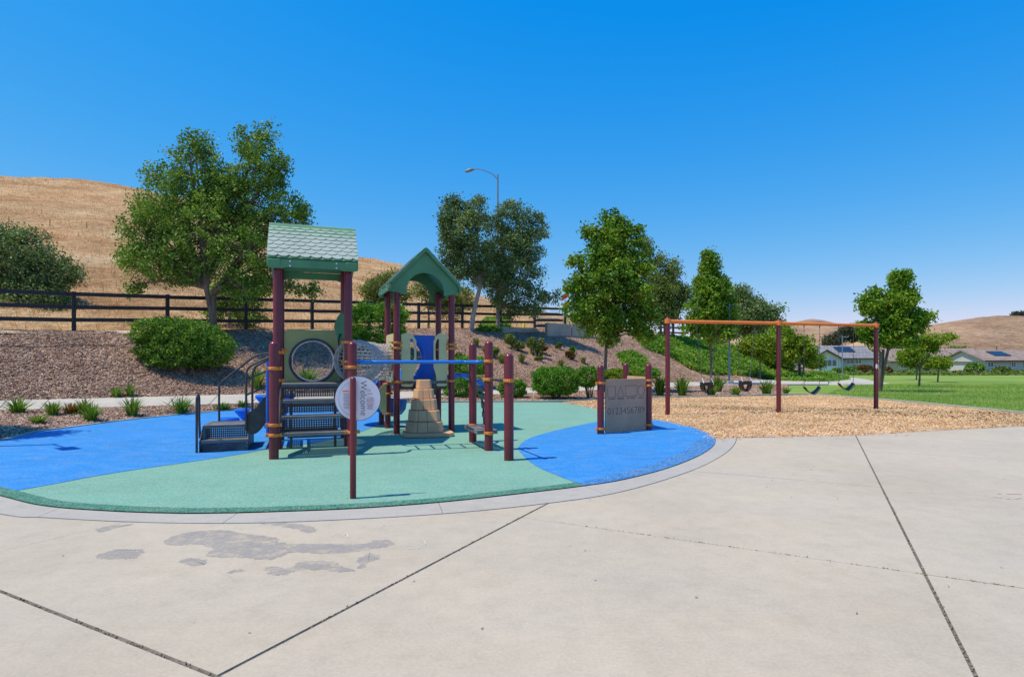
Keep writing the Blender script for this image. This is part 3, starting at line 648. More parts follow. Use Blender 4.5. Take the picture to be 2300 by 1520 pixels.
for p, zs, an in ((A_, (1.255, .475, .19+.145), 20), (B_, (1.27, .335), 20), (T1.p(0, 0), (1.49, 1.06, .79, .60), 10), (T1.p(W1, 0), (1.66, 1.35, .93, .62), 10), (T1.p(0, W1), (1.55, .95), 10), (T1.p(W1, W1), (1.7, .95), 10)):
    for z in zs: clampm(PS, p, z, ang=an)
# treads between the front posts and the deck
def tread(name, f, a0, a1, b0, b1, z, parent, holes=True, th=.035, m=TREAD):
    b = MB(); w, h = a1-a0, b1-b0
    if holes: b.perf(f.p(a0+.03, b0+.03, z), f.u, f.v, w-.06, h-.06, max(3, int((w-.06)/.030)), max(3, int((h-.06)/.030)), .42)
    rim = MB()
    for c, dm in (((a0+a1)/2, (b0+.015)), ((a0+a1)/2, (b1-.015))): b.box(f.p(c, dm, z-th/2+.004), (w, .03, th+.008), f.ax())
    for c in (a0+.015, a1-.015): b.box(f.p(c, (b0+b1)/2, z-th/2+.003), (.03, h-.061, th+.004), f.ax())
    return b.build(name, m, parent, smooth=20)
SF = Fr((A_.x, A_.y), 19.4)
for k, (z, b0, b1) in enumerate(((.335, .03, .32), (.555, .25, .55), (.775, .48, .80))):
    tread('tread', SF, .075+.01*k, 1.0-.005*k, b0, b1, z, PS)
    MB().perf(SF.p(.09, b1+.004, z+.03), SF.u, UP, .88, .16, 26, 5, .4).build('riser', DARK, PS, smooth=0)
tread('deck', T1, .0, W1, -.03, W1, .995, PS, th=.05)
for a in (.04, 1.0):
    MB().prism([SF.p(a, .05, .30), SF.p(a, .35, .30), SF.p(a, .98, .82), SF.p(a, .98, .95), SF.p(a, .80, .94), SF.p(a, .05, .40)], SF.u*.02).build('stringer', DARK, PS)
# support frames below
for a in (.2, .85):
    MB().tube([SF.p(a, .9, 0), SF.p(a, .9, .9)], .022, 8).build('support_leg', DARK, PS)
MB().box(T1.p(.5, .5, .93), (.9, .05, .06), T1.ax()).build('deck_joist', DARK, PS)
# side stair unit
f = T1
tread('tread', f, -1.05, -.42, -.02, .28, .175, PS); tread('landing', f, -1.05, -.40, .26, .95, .37, PS)
def riser(z0, z1, b): return MB().perf(f.p(-1.03, b, z0), f.u, UP, .60, z1-z0, 22, max(4, int((z1-z0)/.028)), .42)
for z0, z1, b in ((.01, .16, 0), (.18, .345, .272)): riser(z0, z1, b).build('riser', DARK, PS, smooth=0)
for a in (-1.07, -.42):
    MB().prism([f.p(a, -.03, 0), f.p(a, .95, 0), f.p(a, .95, .37), f.p(a, .27, .37), f.p(a, -.03, .17)], f.u*.014).build('side_plate', DARK, PS, bevel=.003)
for k, (z, a0) in enumerate(((.58, -.42), (.79, -.22))): tread('tread', f, a0, a0+.23, .12, .93, z, PS)
for b in (.06, .93):
    lo = [f.p(-.44, b, .40), f.p(-.44, b, .52), f.p(-.30, b, .66), f.p(-.02, b, .98), f.p(-.02, b, .62), f.p(-.08, b, .52), f.p(-.16, b, .44), f.p(-.2, b, .36), f.p(-.28, b, .27), f.p(-.36, b, .24), f.p(-.44, b, .27)]
    MB().prism(smooth_curve(lo, 4, True), f.v*.014).build('stringer', DARK, PS)
def rail(pts, r=.017, m=DARK, name='handrail'): return MB().tube(smooth_curve(pts, 7), r, 10).build(name, m, PS)
rail([f.p(-1.10, -.03, .0), f.p(-1.10, -.03, .45), f.p(-1.10, -.03, .76), f.p(-1.10, .02, .85), f.p(-1.10, .13, .85), f.p(-1.10, .18, .76), f.p(-1.10, .18, .5), f.p(-1.09, .18, .2)])
rail([f.p(-.93, .95, .37), f.p(-.93, .95, .85), f.p(-.90, .95, 1.0), f.p(-.60, .95, 1.27), f.p(-.42, .95, 1.42), f.p(-.3, .95, 1.47), f.p(-.02, .95, 1.50)])
rail([f.p(-.44, .02, .30), f.p(-.44, .02, 1.05), f.p(-.43, .02, 1.20), f.p(-.35, .02, 1.30), f.p(-.02, .03, 1.46)])
rail([f.p(-.36, .10, .45), f.p(-.36, .10, 1.08), f.p(-.34, .10, 1.22), f.p(-.28, .10, 1.30), f.p(-.02, .10, 1.44)])
rail([f.p(-.44, .02, 1.08), f.p(-.02, .02, 1.26)], .012); rail([f.p(-.44, .02, .84), f.p(-.02, .02, 1.04)], .012)
rail([f.p(-.14, -.02, .2), f.p(-.14, -.02, .8), f.p(-.14, -.02, 1.35)], .022, BLUE_P, 'blue_pole')
# plates with openings
def plate_hole(origin, u, w, z0, z1, cx, cz, r, th, m, name, parent, n=48, rad=.06):
    o_, i_ = [], []; nn = Vector((-u.y, u.x, 0))
    for k in range(n):
        a = 2*math.pi*k/n; dx, dz = math.cos(a), math.sin(a); t = 1e9
        if dx > 1e-6: t = min(t, (w-cx)/dx)
        if dx < -1e-6: t = min(t, -cx/dx)
        if dz > 1e-6: t = min(t, (z1-cz)/dz)
        if dz < -1e-6: t = min(t, (z0-cz)/dz)
        o_.append(origin+u*(cx+dx*t)+UP*(cz+dz*t)); i_.append(origin+u*(cx+dx*r)+UP*(cz+dz*r))
    return MB().holed(o_, i_, nn*th).build(name, m, parent, smooth=30)
pw = plate_hole(T1.p(.055, W1-.02), T1.u, W1-.11, 1.0, 1.90, .47, 1.36, .37, .02, OLIVE_P, 'window_panel', PS)
cc = T1.p(.525, W1-.03, 1.36)
MB().tube([cc+T1.u*math.cos(k*math.pi/24)*.375+UP*math.sin(k*math.pi/24)*.375 for k in range(48)], .02, 8, closed=True).build('bubble_ring', M_paint('dark_blue_ring', (.02, .035, .07), .25, .1), pw)
gm, t, bs, go = newmat('clear_bubble'); tb = N(t, 'ShaderNodeBsdfTransparent'); tb.inputs[0].default_value = (.90, .94, .97, 1); gb = N(t, 'ShaderNodeBsdfGlossy'); gb.inputs['Roughness'].default_value = .05; lw = N(t, 'ShaderNodeFresnel'); lw.inputs[0].default_value = 1.35; mx = N(t, 'ShaderNodeMixShader'); t.links.new(lw.outputs[0], mx.inputs[0]); t.links.new(tb.outputs[0], mx.inputs[1]); t.links.new(gb.outputs[0], mx.inputs[2]); t.links.new(mx.outputs[0], go.inputs[0])
bv = []; 
b = MB(); nseg = 32; prof = [(.36*math.cos(k*math.pi/2/7), .16*math.sin(k*math.pi/2/7)) for k in range(7)]
rings = [[cc+T1.v*d+(T1.u*math.cos(2*math.pi*j/nseg)+UP*math.sin(2*math.pi*j/nseg))*r for j in range(nseg)] for r, d in prof]; vv = [q for g in rings for q in g]+[cc+T1.v*.16]
ff = [(i*nseg+j, i*nseg+(j+1) % nseg, (i+1)*nseg+(j+1) % nseg, (i+1)*nseg+j) for i in range(len(prof)-1) for j in range(nseg)]+[((len(prof)-1)*nseg+j, (len(prof)-1)*nseg+(j+1) % nseg, len(vv)-1) for j in range(nseg)]
b.add(vv, ff); b.build('bubble_window', gm, pw, smooth=80)
for a in (.10, .5, .95):
    q = T1.p(a, W1-.03, 1.04); MB().tube([q, q-T1.v*.008], .01, 8).build('bolt', STEEL, pw)
# leaf shaped seat-back panel and crank by the right rear post
q = T1.p(W1-.02, .72)
MB().prism([q+T1.u*x_+UP*z_+T1.v*(.05*x_) for x_, z_ in ((0, 1.68), (-.10, 1.70), (-.17, 1.95), (-.12, 2.10), (-.05, 2.20), (0, 2.16))], T1.v*.03).build('leaf_panel', GREEN_P, PS, bevel=.006)
MB().tube([q+T1.u*-.06+UP*1.82-T1.v*.02, q+T1.u*-.10+UP*1.72-T1.v*.10, q+T1.u*-.09+UP*1.62-T1.v*.10], .016, 8).build('crank_handle', BLACKR, PS)
# roofs
def half_shingle_shape(w, lo=-9, hi=9, n=8, L=.15, hgt=.062):
    pts = [(-w/2, 0), (-w/2, -(L-hgt))]+[(-w/2*math.cos(math.pi*k/n), -(L-hgt)-hgt*math.sin(math.pi*k/n)) for k in range(1, n)]+[(w/2, -(L-hgt)), (w/2, 0)]
    return [(min(max(x, lo), hi), y) for x, y in pts]
SHM = {}
def shingle_mesh(kind, w):
    if kind not in SHM:
        lo, hi = {'full': (-9, 9), 'left': (0, 9), 'right': (-9, 0)}[kind]; sh = half_shingle_shape(w, lo, hi)
        cl = []
        for p in sh:
            if not cl or (abs(p[0]-cl[-1][0])+abs(p[1]-cl[-1][1])) > 1e-5: cl.append(p)
        n = len(cl); v = [(x, y, .002+(-y)*.105) for x, y in cl]+[(x, y, -.004) for x, y in cl]
        f = [tuple(range(n)), ]+[(i, (i+1) % n, n+(i+1) % n, n+i) for i in range(n)]
        me = bpy.data.meshes.new('shingle'); me.from_pydata(v, [], f); bm = bmesh.new(); bm.from_mesh(me); bmesh.ops.recalc_face_normals(bm, faces=bm.faces); bm.to_mesh(me); bm.free()
        me.materials.append(SHINGLE); SHM[kind] = me
    return SHM[kind]
def make_roof(fr, w, ridge_u, z0, z1, zb):
    # fr: frame whose (0,0)-(w,w) square carries the roof; ridge along u if ridge_u else along v
    c = fr.p(w/2, w/2); ra = fr.u if ridge_u else fr.v; ca = -fr.v if ridge_u else fr.u     # ca: the cross axis, slope 1 faces +ca
    Lh, Wd = .67, .68
    def q(r, x, z): return c+ra*r+ca*x+UP*z
    outer = [(-Wd, z0), (-.05, z1-.02), (-.02, z1), (.02, z1), (.05, z1-.02), (Wd, z0)]; inner = [(Wd-.05, z0-.02), (0, z1-.07), (-Wd+.05, z0-.02)]
    rf = MB().prism([q(-Lh, x, z) for x, z in outer+inner], ra*2*Lh).build('roof', GREEN_P, PS, smooth=30, bevel=.006)
    rr = .36
    for s in (-1, 1):                    # arched gable walls
        e = Lh-.10 if s > 0 else -(Lh-.10)-.03
        top = [(-Wd+.02, zb), (-Wd+.02, z0-.03), (0, z1-.075), (Wd-.02, z0-.03), (Wd-.02, zb), (rr, zb-.06)]
        arch = [(rr*math.cos(k*math.pi/16), zb+.0+rr*math.sin(k*math.pi/16)) for k in range(17)]
        MB().prism([q(e, x, z) for x, z in top[:5]+[(rr+.0, zb-.07)]+arch+[(-rr, zb-.07)]], ra*.03).build('gable_wall', GREEN_P, rf, smooth=30, bevel=.004)
        # moulded lip round the arch running into the roof
    tun = [(rr*math.cos(k*math.pi/16), zb+rr*math.sin(k*math.pi/16)) for k in range(17)]
    for s in (-1, 1):                    # eave fascias
        x = s*(Wd-.02)
        MB().prism([q(-Lh, x-.02*s, z0-.02), q(Lh, x-.02*s, z0-.02), q(Lh, x-.02*s, zb+.02), q(Lh-.06, x-.02*s, zb), q(Lh-.22, x-.02*s, zb), q(Lh-.27, x-.02*s, zb+.02), q(-Lh+.27, x-.02*s, zb+.02), q(-Lh+.22, x-.02*s, zb), q(-Lh+.06, x-.02*s, zb), q(-Lh, x-.02*s, zb+.02)], ca*s*.035).build('fascia', GREEN_P, rf, bevel=.006)
        for ee in (-Lh+.10, Lh-.10):
            MB().box(q(ee, x+s*.02, (z0+zb)/2), (.18, .02, z0-zb-.05), [ra, ca, UP]).build('fascia_block', GREEN_P, rf, bevel=.008)
        for e in (-.34, .34):
            for dz in (.04, .11):
                g_ = q(e, x+s*.016, zb+dz); MB().tube([g_, g_+ca*s*.012], .014, 10).build('bolt', STEEL, rf)
    # shingles
    sl_ = Vector((0, 0, 0)); dirn = (ca*Wd+UP*(z0-z1)); SLn = dirn.length; dirn.normalize(); rows_, cols_ = 9, 8; w_ = 2*Lh/(cols_+.5)
    pitch = (SLn-.04)/rows_
    for s in (1, -1):
        dn = (ca*s*Wd+UP*(z0-z1)).normalized(); nrm = (ca*s*(z1-z0)+UP*Wd).normalized(); xa = (-dn).cross(nrm).normalized()
        back = None
        for r_ in range(rows_):
            y0 = .02+r_*pitch-.045
            y0 = max(y0, 0.0)
            off = 0 if r_ % 2 else w_/2
            ks = [(k, 'full') for k in range(cols_)]
            for k in range(-1, cols_+1):
                x = -Lh+w_/2+k*w_+(w_/2 if r_ % 2 else 0)
                kind = 'full'
                if x-w_/2 < -Lh-1e-4:
                    kind = 'left'
                    if abs(x+Lh) > w_*.3: continue
                if x+w_/2 > Lh+1e-4:
                    kind = 'right'
                    if abs(x-Lh) > w_*.3: continue
                o_ = c+UP*z1+ra*(x*(1 if xa.dot(ra) > 0 else 1))+dn*y0+nrm*.006
                kk = kind
                if xa.dot(ra) < 0: kk = {'full': 'full', 'left': 'right', 'right': 'left'}[kind]
                ob = link(shingle_mesh(kk, w_), 'shingle', rf)
                mt = Matrix((xa, -dn, nrm)).transposed().to_4x4(); mt.translation = o_-worldloc(rf)
                ob.matrix_basis = mt
    return rf
make_roof(T1, W1, True, 2.93, 3.59, 2.77)
T2 = Fr((-2.146, 10.77), 21)
for a, b, h in ((0, 0, 2.8), (W1, 0, 2.8), (0, W1, 2.8), (W1, W1, 2.8)): post(PS, T2.p(a, b), h, .06)
make_roof(T2, W1, False, 2.80, 3.48, 2.66)
for p, zs in ((T2.p(0, 0), (1.70, 1.60, .97)), (T2.p(W1, 0), (1.68, 1.60, .98)), (T2.p(0, W1), (.9, .70, .30, 1.66)), (T2.p(W1, W1), (1.6, .95))):
    for z in zs: clampm(PS, p, z, .06, 20)
tread('deck', T2, 0, W1, 0, W1, .98, PS, th=.05)
MB().box(T2.p(.5, .03, .90), (.9, .03, .14), T2.ax()).build('deck_skirt', DARK, PS)
# tan entry panels with grab slots (left and right of the opening)
def entry_panel(fr, a0, a1, b, mirror):
    w = a1-a0; X = (lambda s: a1-s) if mirror else (lambda s: a0+s)
    out = [(0, .90), (0, 1.86), (w*.45, 1.90), (w*.75, 1.86), (w, 1.74), (w, 1.24), (w*.86, 1.14), (w*.80, 1.08), (w*.80, .92), (w*.72, .88), (w*.2, .88)]
    slot = [(w*.60, 1.42), (w*.60, 1.70), (w*.72, 1.80), (w*.86, 1.70), (w*.86, 1.44), (w*.78, 1.38)]
    # built in two pieces so that the slot is a real gap
    L_ = [(0, .90), (0, 1.86), (w*.45, 1.90), (w*.60, 1.885), (w*.60, .88), (w*.2, .88)]
    Rr = [(w*.60, 1.885), (w*.75, 1.86), (w, 1.74), (w, 1.24), (w*.86, 1.14), (w*.80, 1.08), (w*.80, .92), (w*.72, .88), (w*.60, .88), (w*.60, 1.38), (w*.80, 1.38), (w*.86, 1.44), (w*.86, 1.68), (w*.74, 1.78), (w*.60, 1.78)]
    o = MB().prism([fr.p(X(x), b, z) for x, z in L_], fr.v*.02)
    o.prism([fr.p(X(x), b, z) for x, z in Rr], fr.v*.02); o = o.build('entry_panel', TAN_P, PS, smooth=20)
    for x, z in ((w*.1, 1.83), (w*.3, .93), (w*.65, .93)):
        q_ = fr.p(X(x), b, z); MB().tube([q_, q_-fr.v*.008], .009, 8).build('bolt', STEEL, o)
entry_panel(T2, .085, .37, .0, False); entry_panel(T2, .70, .965, .0, True)
plate_hole(T2.p(-.02, .06), T2.v, W1-.12, .95, 1.88, .46, 1.38, .36, .02, TAN_P, 'tunnel_panel', PS)
plate_hole(T1.p(W1+.02, .06), T1.v, W1-.12, 1.0, 1.75, .46, 1.37, .36, .02, TAN_P, 'tunnel_panel', PS)
MB().prism(smooth_curve([T2.p(-.03, W1-.05, z)-T2.u*x for x, z in ((0, .32), (.12, .36), (.17, .55), (.14, .80), (.04, .90), (0, .86))], 4, True), T2.v*.02).build('activity_leaf', TAN_P, PS)
# net tunnel
e0, e1 = T1.p(W1+.03, .52, 1.37), T2.p(-.03, .52, 1.34)
path = []
for k in range(41):
    t = k/40; a = e0; b1_ = e0+T1.u*.20; c_ = e1-T2.u*.60; d_ = e1
    path.append(a*(1-t)**3+b1_*3*t*(1-t)**2+c_*3*t*t*(1-t)+d_*t**3)
b = MB(); nn_ = 30; frames = []
for k, p in enumerate(path):
    tg = (path[min(k+1, 40)]-path[max(k-1, 0)]).normalized(); sd = tg.cross(UP).normalized(); up = sd.cross(tg); frames.append((p, sd, up))
def tp(k, j, r=.345): p, sd, up = frames[k]; a = 2*math.pi*j/nn_; return p+(sd*math.cos(a)+up*math.sin(a))*(r+.006*(((k+j) % 2)*2-1))
for k in range(0, 41, 2): b.tube([tp(k, j) for j in range(nn_)], .0085, 4, closed=True)
for j in range(nn_): b.tube([tp(k, j) for k in range(41)], .0085, 4, cap=False)
b.build('net_tunnel', NET, PS, smooth=0)
for k in (0, 14, 27, 40): MB().tube([tp(k, j, .36) for j in range(nn_)], .013, 8, closed=True).build('tunnel_hoop', NET if k in (14, 27) else TAN_P, PS)
# slide at the back of the second tower
q = lambda x, z, b_=W1+.02: T2.p(x, b_, z)
hood = [(.38, 1.90), (.98, 1.90), (.98, .99), (.40, .99), (.56, 1.07), (.66, 1.22), (.71, 1.42), (.66, 1.62), (.56, 1.74), (.38, 1.81)]
MB().prism([q(x, z) for x, z in hood], T2.v*.10).build('slide_hood', BLUE_P, PS, smooth=20, bevel=.01)
MB().tube(smooth_curve([q(.30, 1.80, W1-.04), q(.52, 1.78, W1-.05), q(.68, 1.66, W1-.05), q(.74, 1.44, W1-.05), q(.70, 1.22, W1-.04), q(.58, 1.06, W1-.04), q(.42, 1.0, W1-.03)], 6), .028, 8).build('slide_hood_lip', BLUE_P, PS)
cen = T2.p(-.02, W1+.72)
def spiral(r, a, zt): return cen+T2.u*(r*math.cos(a))+T2.v*(r*math.sin(a))+UP*zt
b = MB(); prof = [(.13, .30), (.15, .10), (.22, .02), (.40, -.02), (.56, .03), (.66, .14), (.70, .32), (.72, .34)]; ns_ = 36; V = []
for k in range(ns_+1):
    a = R(-20)+R(330)*k/ns_; zt = .98-(.98-.22)*min(1, k/ns_*1.05)
    V += [spiral(r, a, zt+h) for r, h in prof]
m_ = len(prof); b.add(V, [(k*m_+j, k*m_+j+1, (k+1)*m_+j+1, (k+1)*m_+j) for k in range(ns_) for j in range(m_-1)])
o = b.build('spiral_chute', BLUE_P, PS, smooth=50); sm = o.modifiers.new('thick', 'SOLIDIFY'); sm.thickness = .015
MB().tube([cen, cen+UP*1.3], .06, 14).build('slide_post', MAROON, PS)
# rock-block climber in front of the second tower
c0 = T2.p(.50, 0, 0); tiers = 5; zs = [0.08, .27, .47, .67, .85, 1.02]; b = None
rc = bpy.data.objects.new('rock_climber', None); COL.objects.link(rc); rc.parent = PS; rc.location = c0-Vector(PS.location)
CF = Fr((c0.x, c0.y), 12)
for k in range(tiers):
    hw0 = .335-.047*k; hw1 = hw0-.016; f0 = -.64+.095*k; f1 = f0+.030; z0_, z1_ = zs[k], zs[k+1]-.006
    nblk = 2 if k in (0, 1) else (1 if k == 4 else 2)
    segs = [(-1, -.30), (-.296, .10 if nblk == 2 else .45), (.104 if nblk == 2 else .454, 1)] if k < 4 else [(-1, .35), (.354, 1)]
    segs = [(-1, -.42), (-.412, .12), (.128, 1)] if k in (0, 1) else ([(-1, -.10), (-.092, .50), (.508, 1)] if k in (2, 3) else [(-1, 1)])
    for s0_, s1_ in segs:
        corner0 = s0_ == -1; corner1 = s1_ == 1
        ch0 = hw0*.40 if corner0 else 0; ch1 = hw0*.24 if corner1 else 0
        def prof_(hw, fr_): 
            pts = [CF.p(s0_*hw, fr_+ch0*1.4), CF.p(s0_*hw+ch0*.9, fr_)] if corner0 else [CF.p(s0_*hw, fr_)]
            pts += [CF.p(s1_*hw-ch1*.9, fr_), CF.p(s1_*hw, fr_+ch1*1.4)] if corner1 else [CF.p(s1_*hw, fr_)]
            pts += [CF.p(s1_*hw, -.06), CF.p(s0_*hw, -.06)]; return pts
        A1, B1 = prof_(hw0, f0), prof_(hw1, f1); n = len(A1); bb = MB()
        bb.add([p+UP*z0_ for p in A1]+[p+UP*z1_ for p in B1], [tuple(range(n-1, -1, -1)), tuple(range(n, 2*n))]+[(i, (i+1) % n, n+(i+1) % n, n+i) for i in range(n)])
        bb.build('block', ROCK, rc, smooth=0, bevel=.012)
bb = MB(); base = [CF.p(-.40, -.66), CF.p(-.30, -.74), CF.p(.10, -.78), CF.p(.46, -.72), CF.p(.52, -.60), CF.p(.48, -.10), CF.p(-.38, -.10)]
bb.prism([p+UP*.012 for p in base], UP*.065).build('climber_base', ROCK, rc, bevel=.012)
# overhead ladder between the towers and the right hand posts
K_, L_, M_ = Vector((-.657, 9.70, 0)), Vector((-.351, 8.775, 0)), Vector((-.043, 7.905, 0))
post(PS, K_, 1.67); post(PS, L_, 1.667); post(PS, M_, 1.465, .066)
E_ = T1.p(W1, 0)
lad = bpy.data.objects.new('ladder', None); COL.objects.link(lad); lad.parent = PS; lad.location = (B_+L_)/2+UP*1.36-Vector(PS.location)
zl = 1.345; n1 = (L_-B_).normalized(); n2 = (K_-L_).normalized()
def lr(s, t):                           # s across 0..1 (B side..E side), t along
    a = B_.lerp(L_, t); c_ = E_.lerp(K_, t); return a.lerp(c_, s)+UP*zl
for s0_, s1_ in ((0.03, .27), (.97, .73)):
    MB().tube(smooth_curve([lr(s0_, .045), lr(s0_, .09), lr(s1_, .14), lr(s1_, .22), lr(s1_, .5), lr(s1_, .78), lr(s1_, .86), lr(s0_, .91), lr(s0_, .955)], 6), .026, 12).build('ladder_rail', BLUE_R, lad)
for t_ in (.2, .32, .44, .56, .68, .8): MB().tube([lr(.27, t_), lr(.73, t_)], .016, 8).build('rung', BLUE_R, lad)
for p, zs in ((K_, (1.35, .29)), (L_, (1.355, 1.08, .27)), (M_, (1.09,))):
    for z in zs: clampm(PS, p, z, .064 if p is not M_ else .066, 110)
MB().tube([L_+UP*1.08, M_+UP*1.09], .017, 10).build('chinning_bar', DARK, PS)
KF = Fr((L_.x, L_.y), math.degrees(math.atan2((K_-L_).y, (K_-L_).x)))
tread('tread', KF, .07, .90, -.16, .16, .295, PS, th=.05)
# curved arch ladder on the right of the second tower
def archp(s): # s 0..1
    a = [(W1+.02, 1.0), (W1+.22, 1.07), (W1+.45, 1.06), (W1+.68, .92), (W1+.83, .68), (W1+.90, .38), (W1+.92, .0)]
    return a
for b_ in (.30, .78):
    pts = smooth_curve([T2.p(x, b_, z) for x, z in archp(0)], 6); MB().tube(pts, .022, 10).build('arch_rail', BLUE_P if b_ < .5 else DARK, PS)
ap = smooth_curve([Vector((x, 0, z)) for x, z in archp(0)], 6)
cum = [0]
for i in range(1, len(ap)): cum.append(cum[-1]+(ap[i]-ap[i-1]).length)
for k in range(8):
    s_ = cum[-1]*(.10+.108*k); i = max(j for j in range(len(cum)) if cum[j] <= s_); i = min(i, len(ap)-2); p = ap[i]; tg = (ap[i+1]-ap[i]).normalized()
    tw = T2.u*tg.x+UP*tg.z; nr = T2.v.cross(tw).normalized()
    MB().box(T2.p(p.x, .54, p.z), (.12, .52, .075), [tw, T2.v, nr]).build('step_board', BLUE_P if k < 4 else DARK, PS, bevel=.006)
# stepping pods behind the side stairs
for px, py, d, zt, kind in ((515, 943, 12.7, .12, 0), (550, 918, 12.2, .36, 1), (597, 884, 11.7, .68, 1), (640, 884, 11.3, .72, 1)):
    p = P(px, py, d); p.z = 0
    if kind: MB().lathe([(.035, 0), (.035, zt-.24), (.07, zt-.22), (.20, zt-.05), (.205, zt-.03), (.19, zt), (.02, zt+.012)], p, 20).build('stepping_pod', BLUE_P, PS)
    else: MB().lathe([(.19, 0), (.21, .03), (.21, .09), (.19, .12), (.02, .125)], p, 20).build('stepping_pod', BLUE_P, PS)
MB().box(T1.p(.5, 1.4, .14), (.9, .3, .04), T1.ax()).build('balance_step', DARK, PS)

# ================================================================ WELCOME SIGN
def text_mesh(parent, s, size, origin, xdir, ydir, m, name, align='CENTER', depth=.0008, sx=1.0, squeeze=1.0, thin=0.0):
    cu = bpy.data.curves.new(name, 'FONT'); cu.body = s; cu.size = size; cu.align_x = align; cu.align_y = 'CENTER'; cu.extrude = depth; cu.space_character = sx; cu.resolution_u = 4; cu.offset = thin
    ob = bpy.data.objects.new(name+'_tmp', cu); COL.objects.link(ob); bpy.context.view_layer.update()
    me = bpy.data.meshes.new_from_object(ob.evaluated_get(bpy.context.evaluated_depsgraph_get())); bpy.data.objects.remove(ob)
    me.materials.clear(); me.materials.append(m); o = link(me, name, parent)
    x = xdir.normalized(); y = ydir.normalized(); z = x.cross(y); mt = Matrix((x*squeeze, y, z)).transposed().to_4x4(); mt.translation = Vector(origin)-worldloc(parent); o.matrix_basis = mt; return o
wp = G(793, 1120)
WS = thing('welcome_sign', wp, 'round white Welcome sign on thin maroon post in front of the climber', 'sign')
post(WS, wp, 1.20, .030)
su = Vector((.975, .222, 0)).normalized(); sn = Vector((su.y, -su.x, 0))    # disc runs along the sun's azimuth; sn faces the camera
dc = wp-sn*.042+UP*.985+su*.045; rd = .218
b = MB(); n = 56; ring = [dc+(su*math.cos(2*math.pi*k/n)+UP*math.sin(2*math.pi*k/n))*rd for k in range(n)]
disc = b.prism(ring, -sn*.008).build('disc', WHITE_S, WS, smooth=30)
MB().tube([dc-sn*.004+(su*math.cos(2*math.pi*k/n)+UP*math.sin(2*math.pi*k/n))*(rd+.001) for k in range(n)], .0045, 6, closed=True).build('rim', INK, WS)
fr_ = dc+sn*.0012
lb = MB(); pts = []; 
for k in range(25): a = math.pi/2+R(18)+(math.pi-R(36))*k/24; pts.append(fr_+(su*math.cos(a)+UP*math.sin(a))*(rd*.86))
lb.prism([p for p in pts], sn*.0008).build('notice', BLUE_INK, disc, smooth=0)
nb = MB(); pts = []
for k in range(25): a = math.pi/2+R(22)+(math.pi-R(44))*k/24; pts.append(fr_+sn*.001+su*-.004+(su*math.cos(a)+UP*math.sin(a))*(rd*.80))
nb.prism(pts, sn*.0006).build('notice_field', WHITE_S, disc, smooth=0)
MB().box(fr_+sn*.002-su*.117+UP*.075, (.06, .001, .014), [su, sn, UP]).build('notice_bar', ORANGE_INK, disc, smooth=0)
for k in range(11):
    MB().box(fr_+sn*.002-su*(.112+random.uniform(-.003, .003))+UP*(.045-.014*k), (.060+random.uniform(-.012, .004), .0008, .0030), [su, sn, UP]).build('print_line', INK, disc, smooth=0)
text_mesh(disc, 'Welcome', .088, fr_+su*.052+sn*.0012, -UP, su, INK, 'lettering', thin=-.0013)
for k in range(13):
    if k in (1, 2): continue
    MB().box(fr_+su*(.118+.0)+UP*(.045-.0125*k)+sn*.0012, (.078-abs(k-6)*.002+random.uniform(-.02, 0), .0008, .0032), [su, sn, UP]).build('print_line', RED_INK if 3 <= k < 10 else INK, disc, smooth=0)
for x_ in (-.012, 0, .012): MB().tube([fr_+su*(.108+x_)+UP*z_+sn*.002 for z_ in (.066, .072+.008*(x_ == 0), .088, .066+.01)], .0012, 5).build('emblem', RED_INK, disc)
for dz in (.17, -.17): q_ = fr_+UP*dz+su*-.075; MB().tube([q_, q_+sn*.006], .007, 8).build('bolt', STEEL, disc)
for dz in (.17, -.19): q_ = fr_+UP*dz-su*.045; MB().box(q_+su*.0-sn*.002, (.07, .03, .02), [su, sn, UP]).build('bracket', STEEL, WS)

# ================================================================ NUMBER PANEL
N_, O_, Q_ = Vector((1.649, 10.77, 0)), Vector((2.69, 11.40, 0)), Vector((2.45, 12.45, 0))
NP = thing('activity_panel', (N_+O_)/2, 'brown panel routed with shapes and digits held between three short maroon posts', 'activity panel')
post(NP, N_, 1.29, .064); post(NP, O_, 1.31, .064); post(NP, Q_, 1.32, .064)
for p, zs in ((N_, (.95, .10)), (O_, (.98, .88, .11)), (Q_, (.9, .12))):
    for z in zs: clampm(NP, p, z, .064, 30 if p is not Q_ else 120)
def rpanel(a, c, z0, z1, th, m, name, in0=.11, in1=.07):
    u = (c-a); L = u.length; u.normalize(); n = Vector((u.y, -u.x, 0)); r = .035; x0, x1 = in0, L-in1
    pts = []
    for cx, cz, a0 in ((x1-r, z1-r, 0), (x0+r, z1-r, 90), (x0+r, z0+r, 180), (x1-r, z0+r, 270)):
        for k in range(5): an = R(a0+22.5*k); pts.append(a+u*(cx+r*math.cos(an))+UP*(cz+r*math.sin(an)))
    return MB().prism([p-n*th/2 for p in pts], n*th).build(name, m, NP, smooth=20, bevel=.003), u, n, L, x0, x1
pn, u, n, L, x0, x1 = rpanel(N_, O_, .015, 1.02, .022, BROWNP, 'panel')
rpanel(Q_, O_, .03, 1.05, .022, ROCK, 'panel', .08, .08)
front = N_+n*.0115
def pp(x, z): return front+u*x+UP*z
def stroke(pts, r=.0042, closed=True): MB().tube(pts, r, 4, closed=closed, cap=not closed).build('groove', GROOVE, pn, smooth=0)
w = x1-x0; zt = .70
stroke([pp(x0+.05*w, .885), pp(x0+.05*w, .69), pp(x0+.235*w, .69), pp(x0+.235*w, .885)])
stroke([pp(x0+.27*w, .69), pp(x0+.355*w, .885), pp(x0+.445*w, .69)])
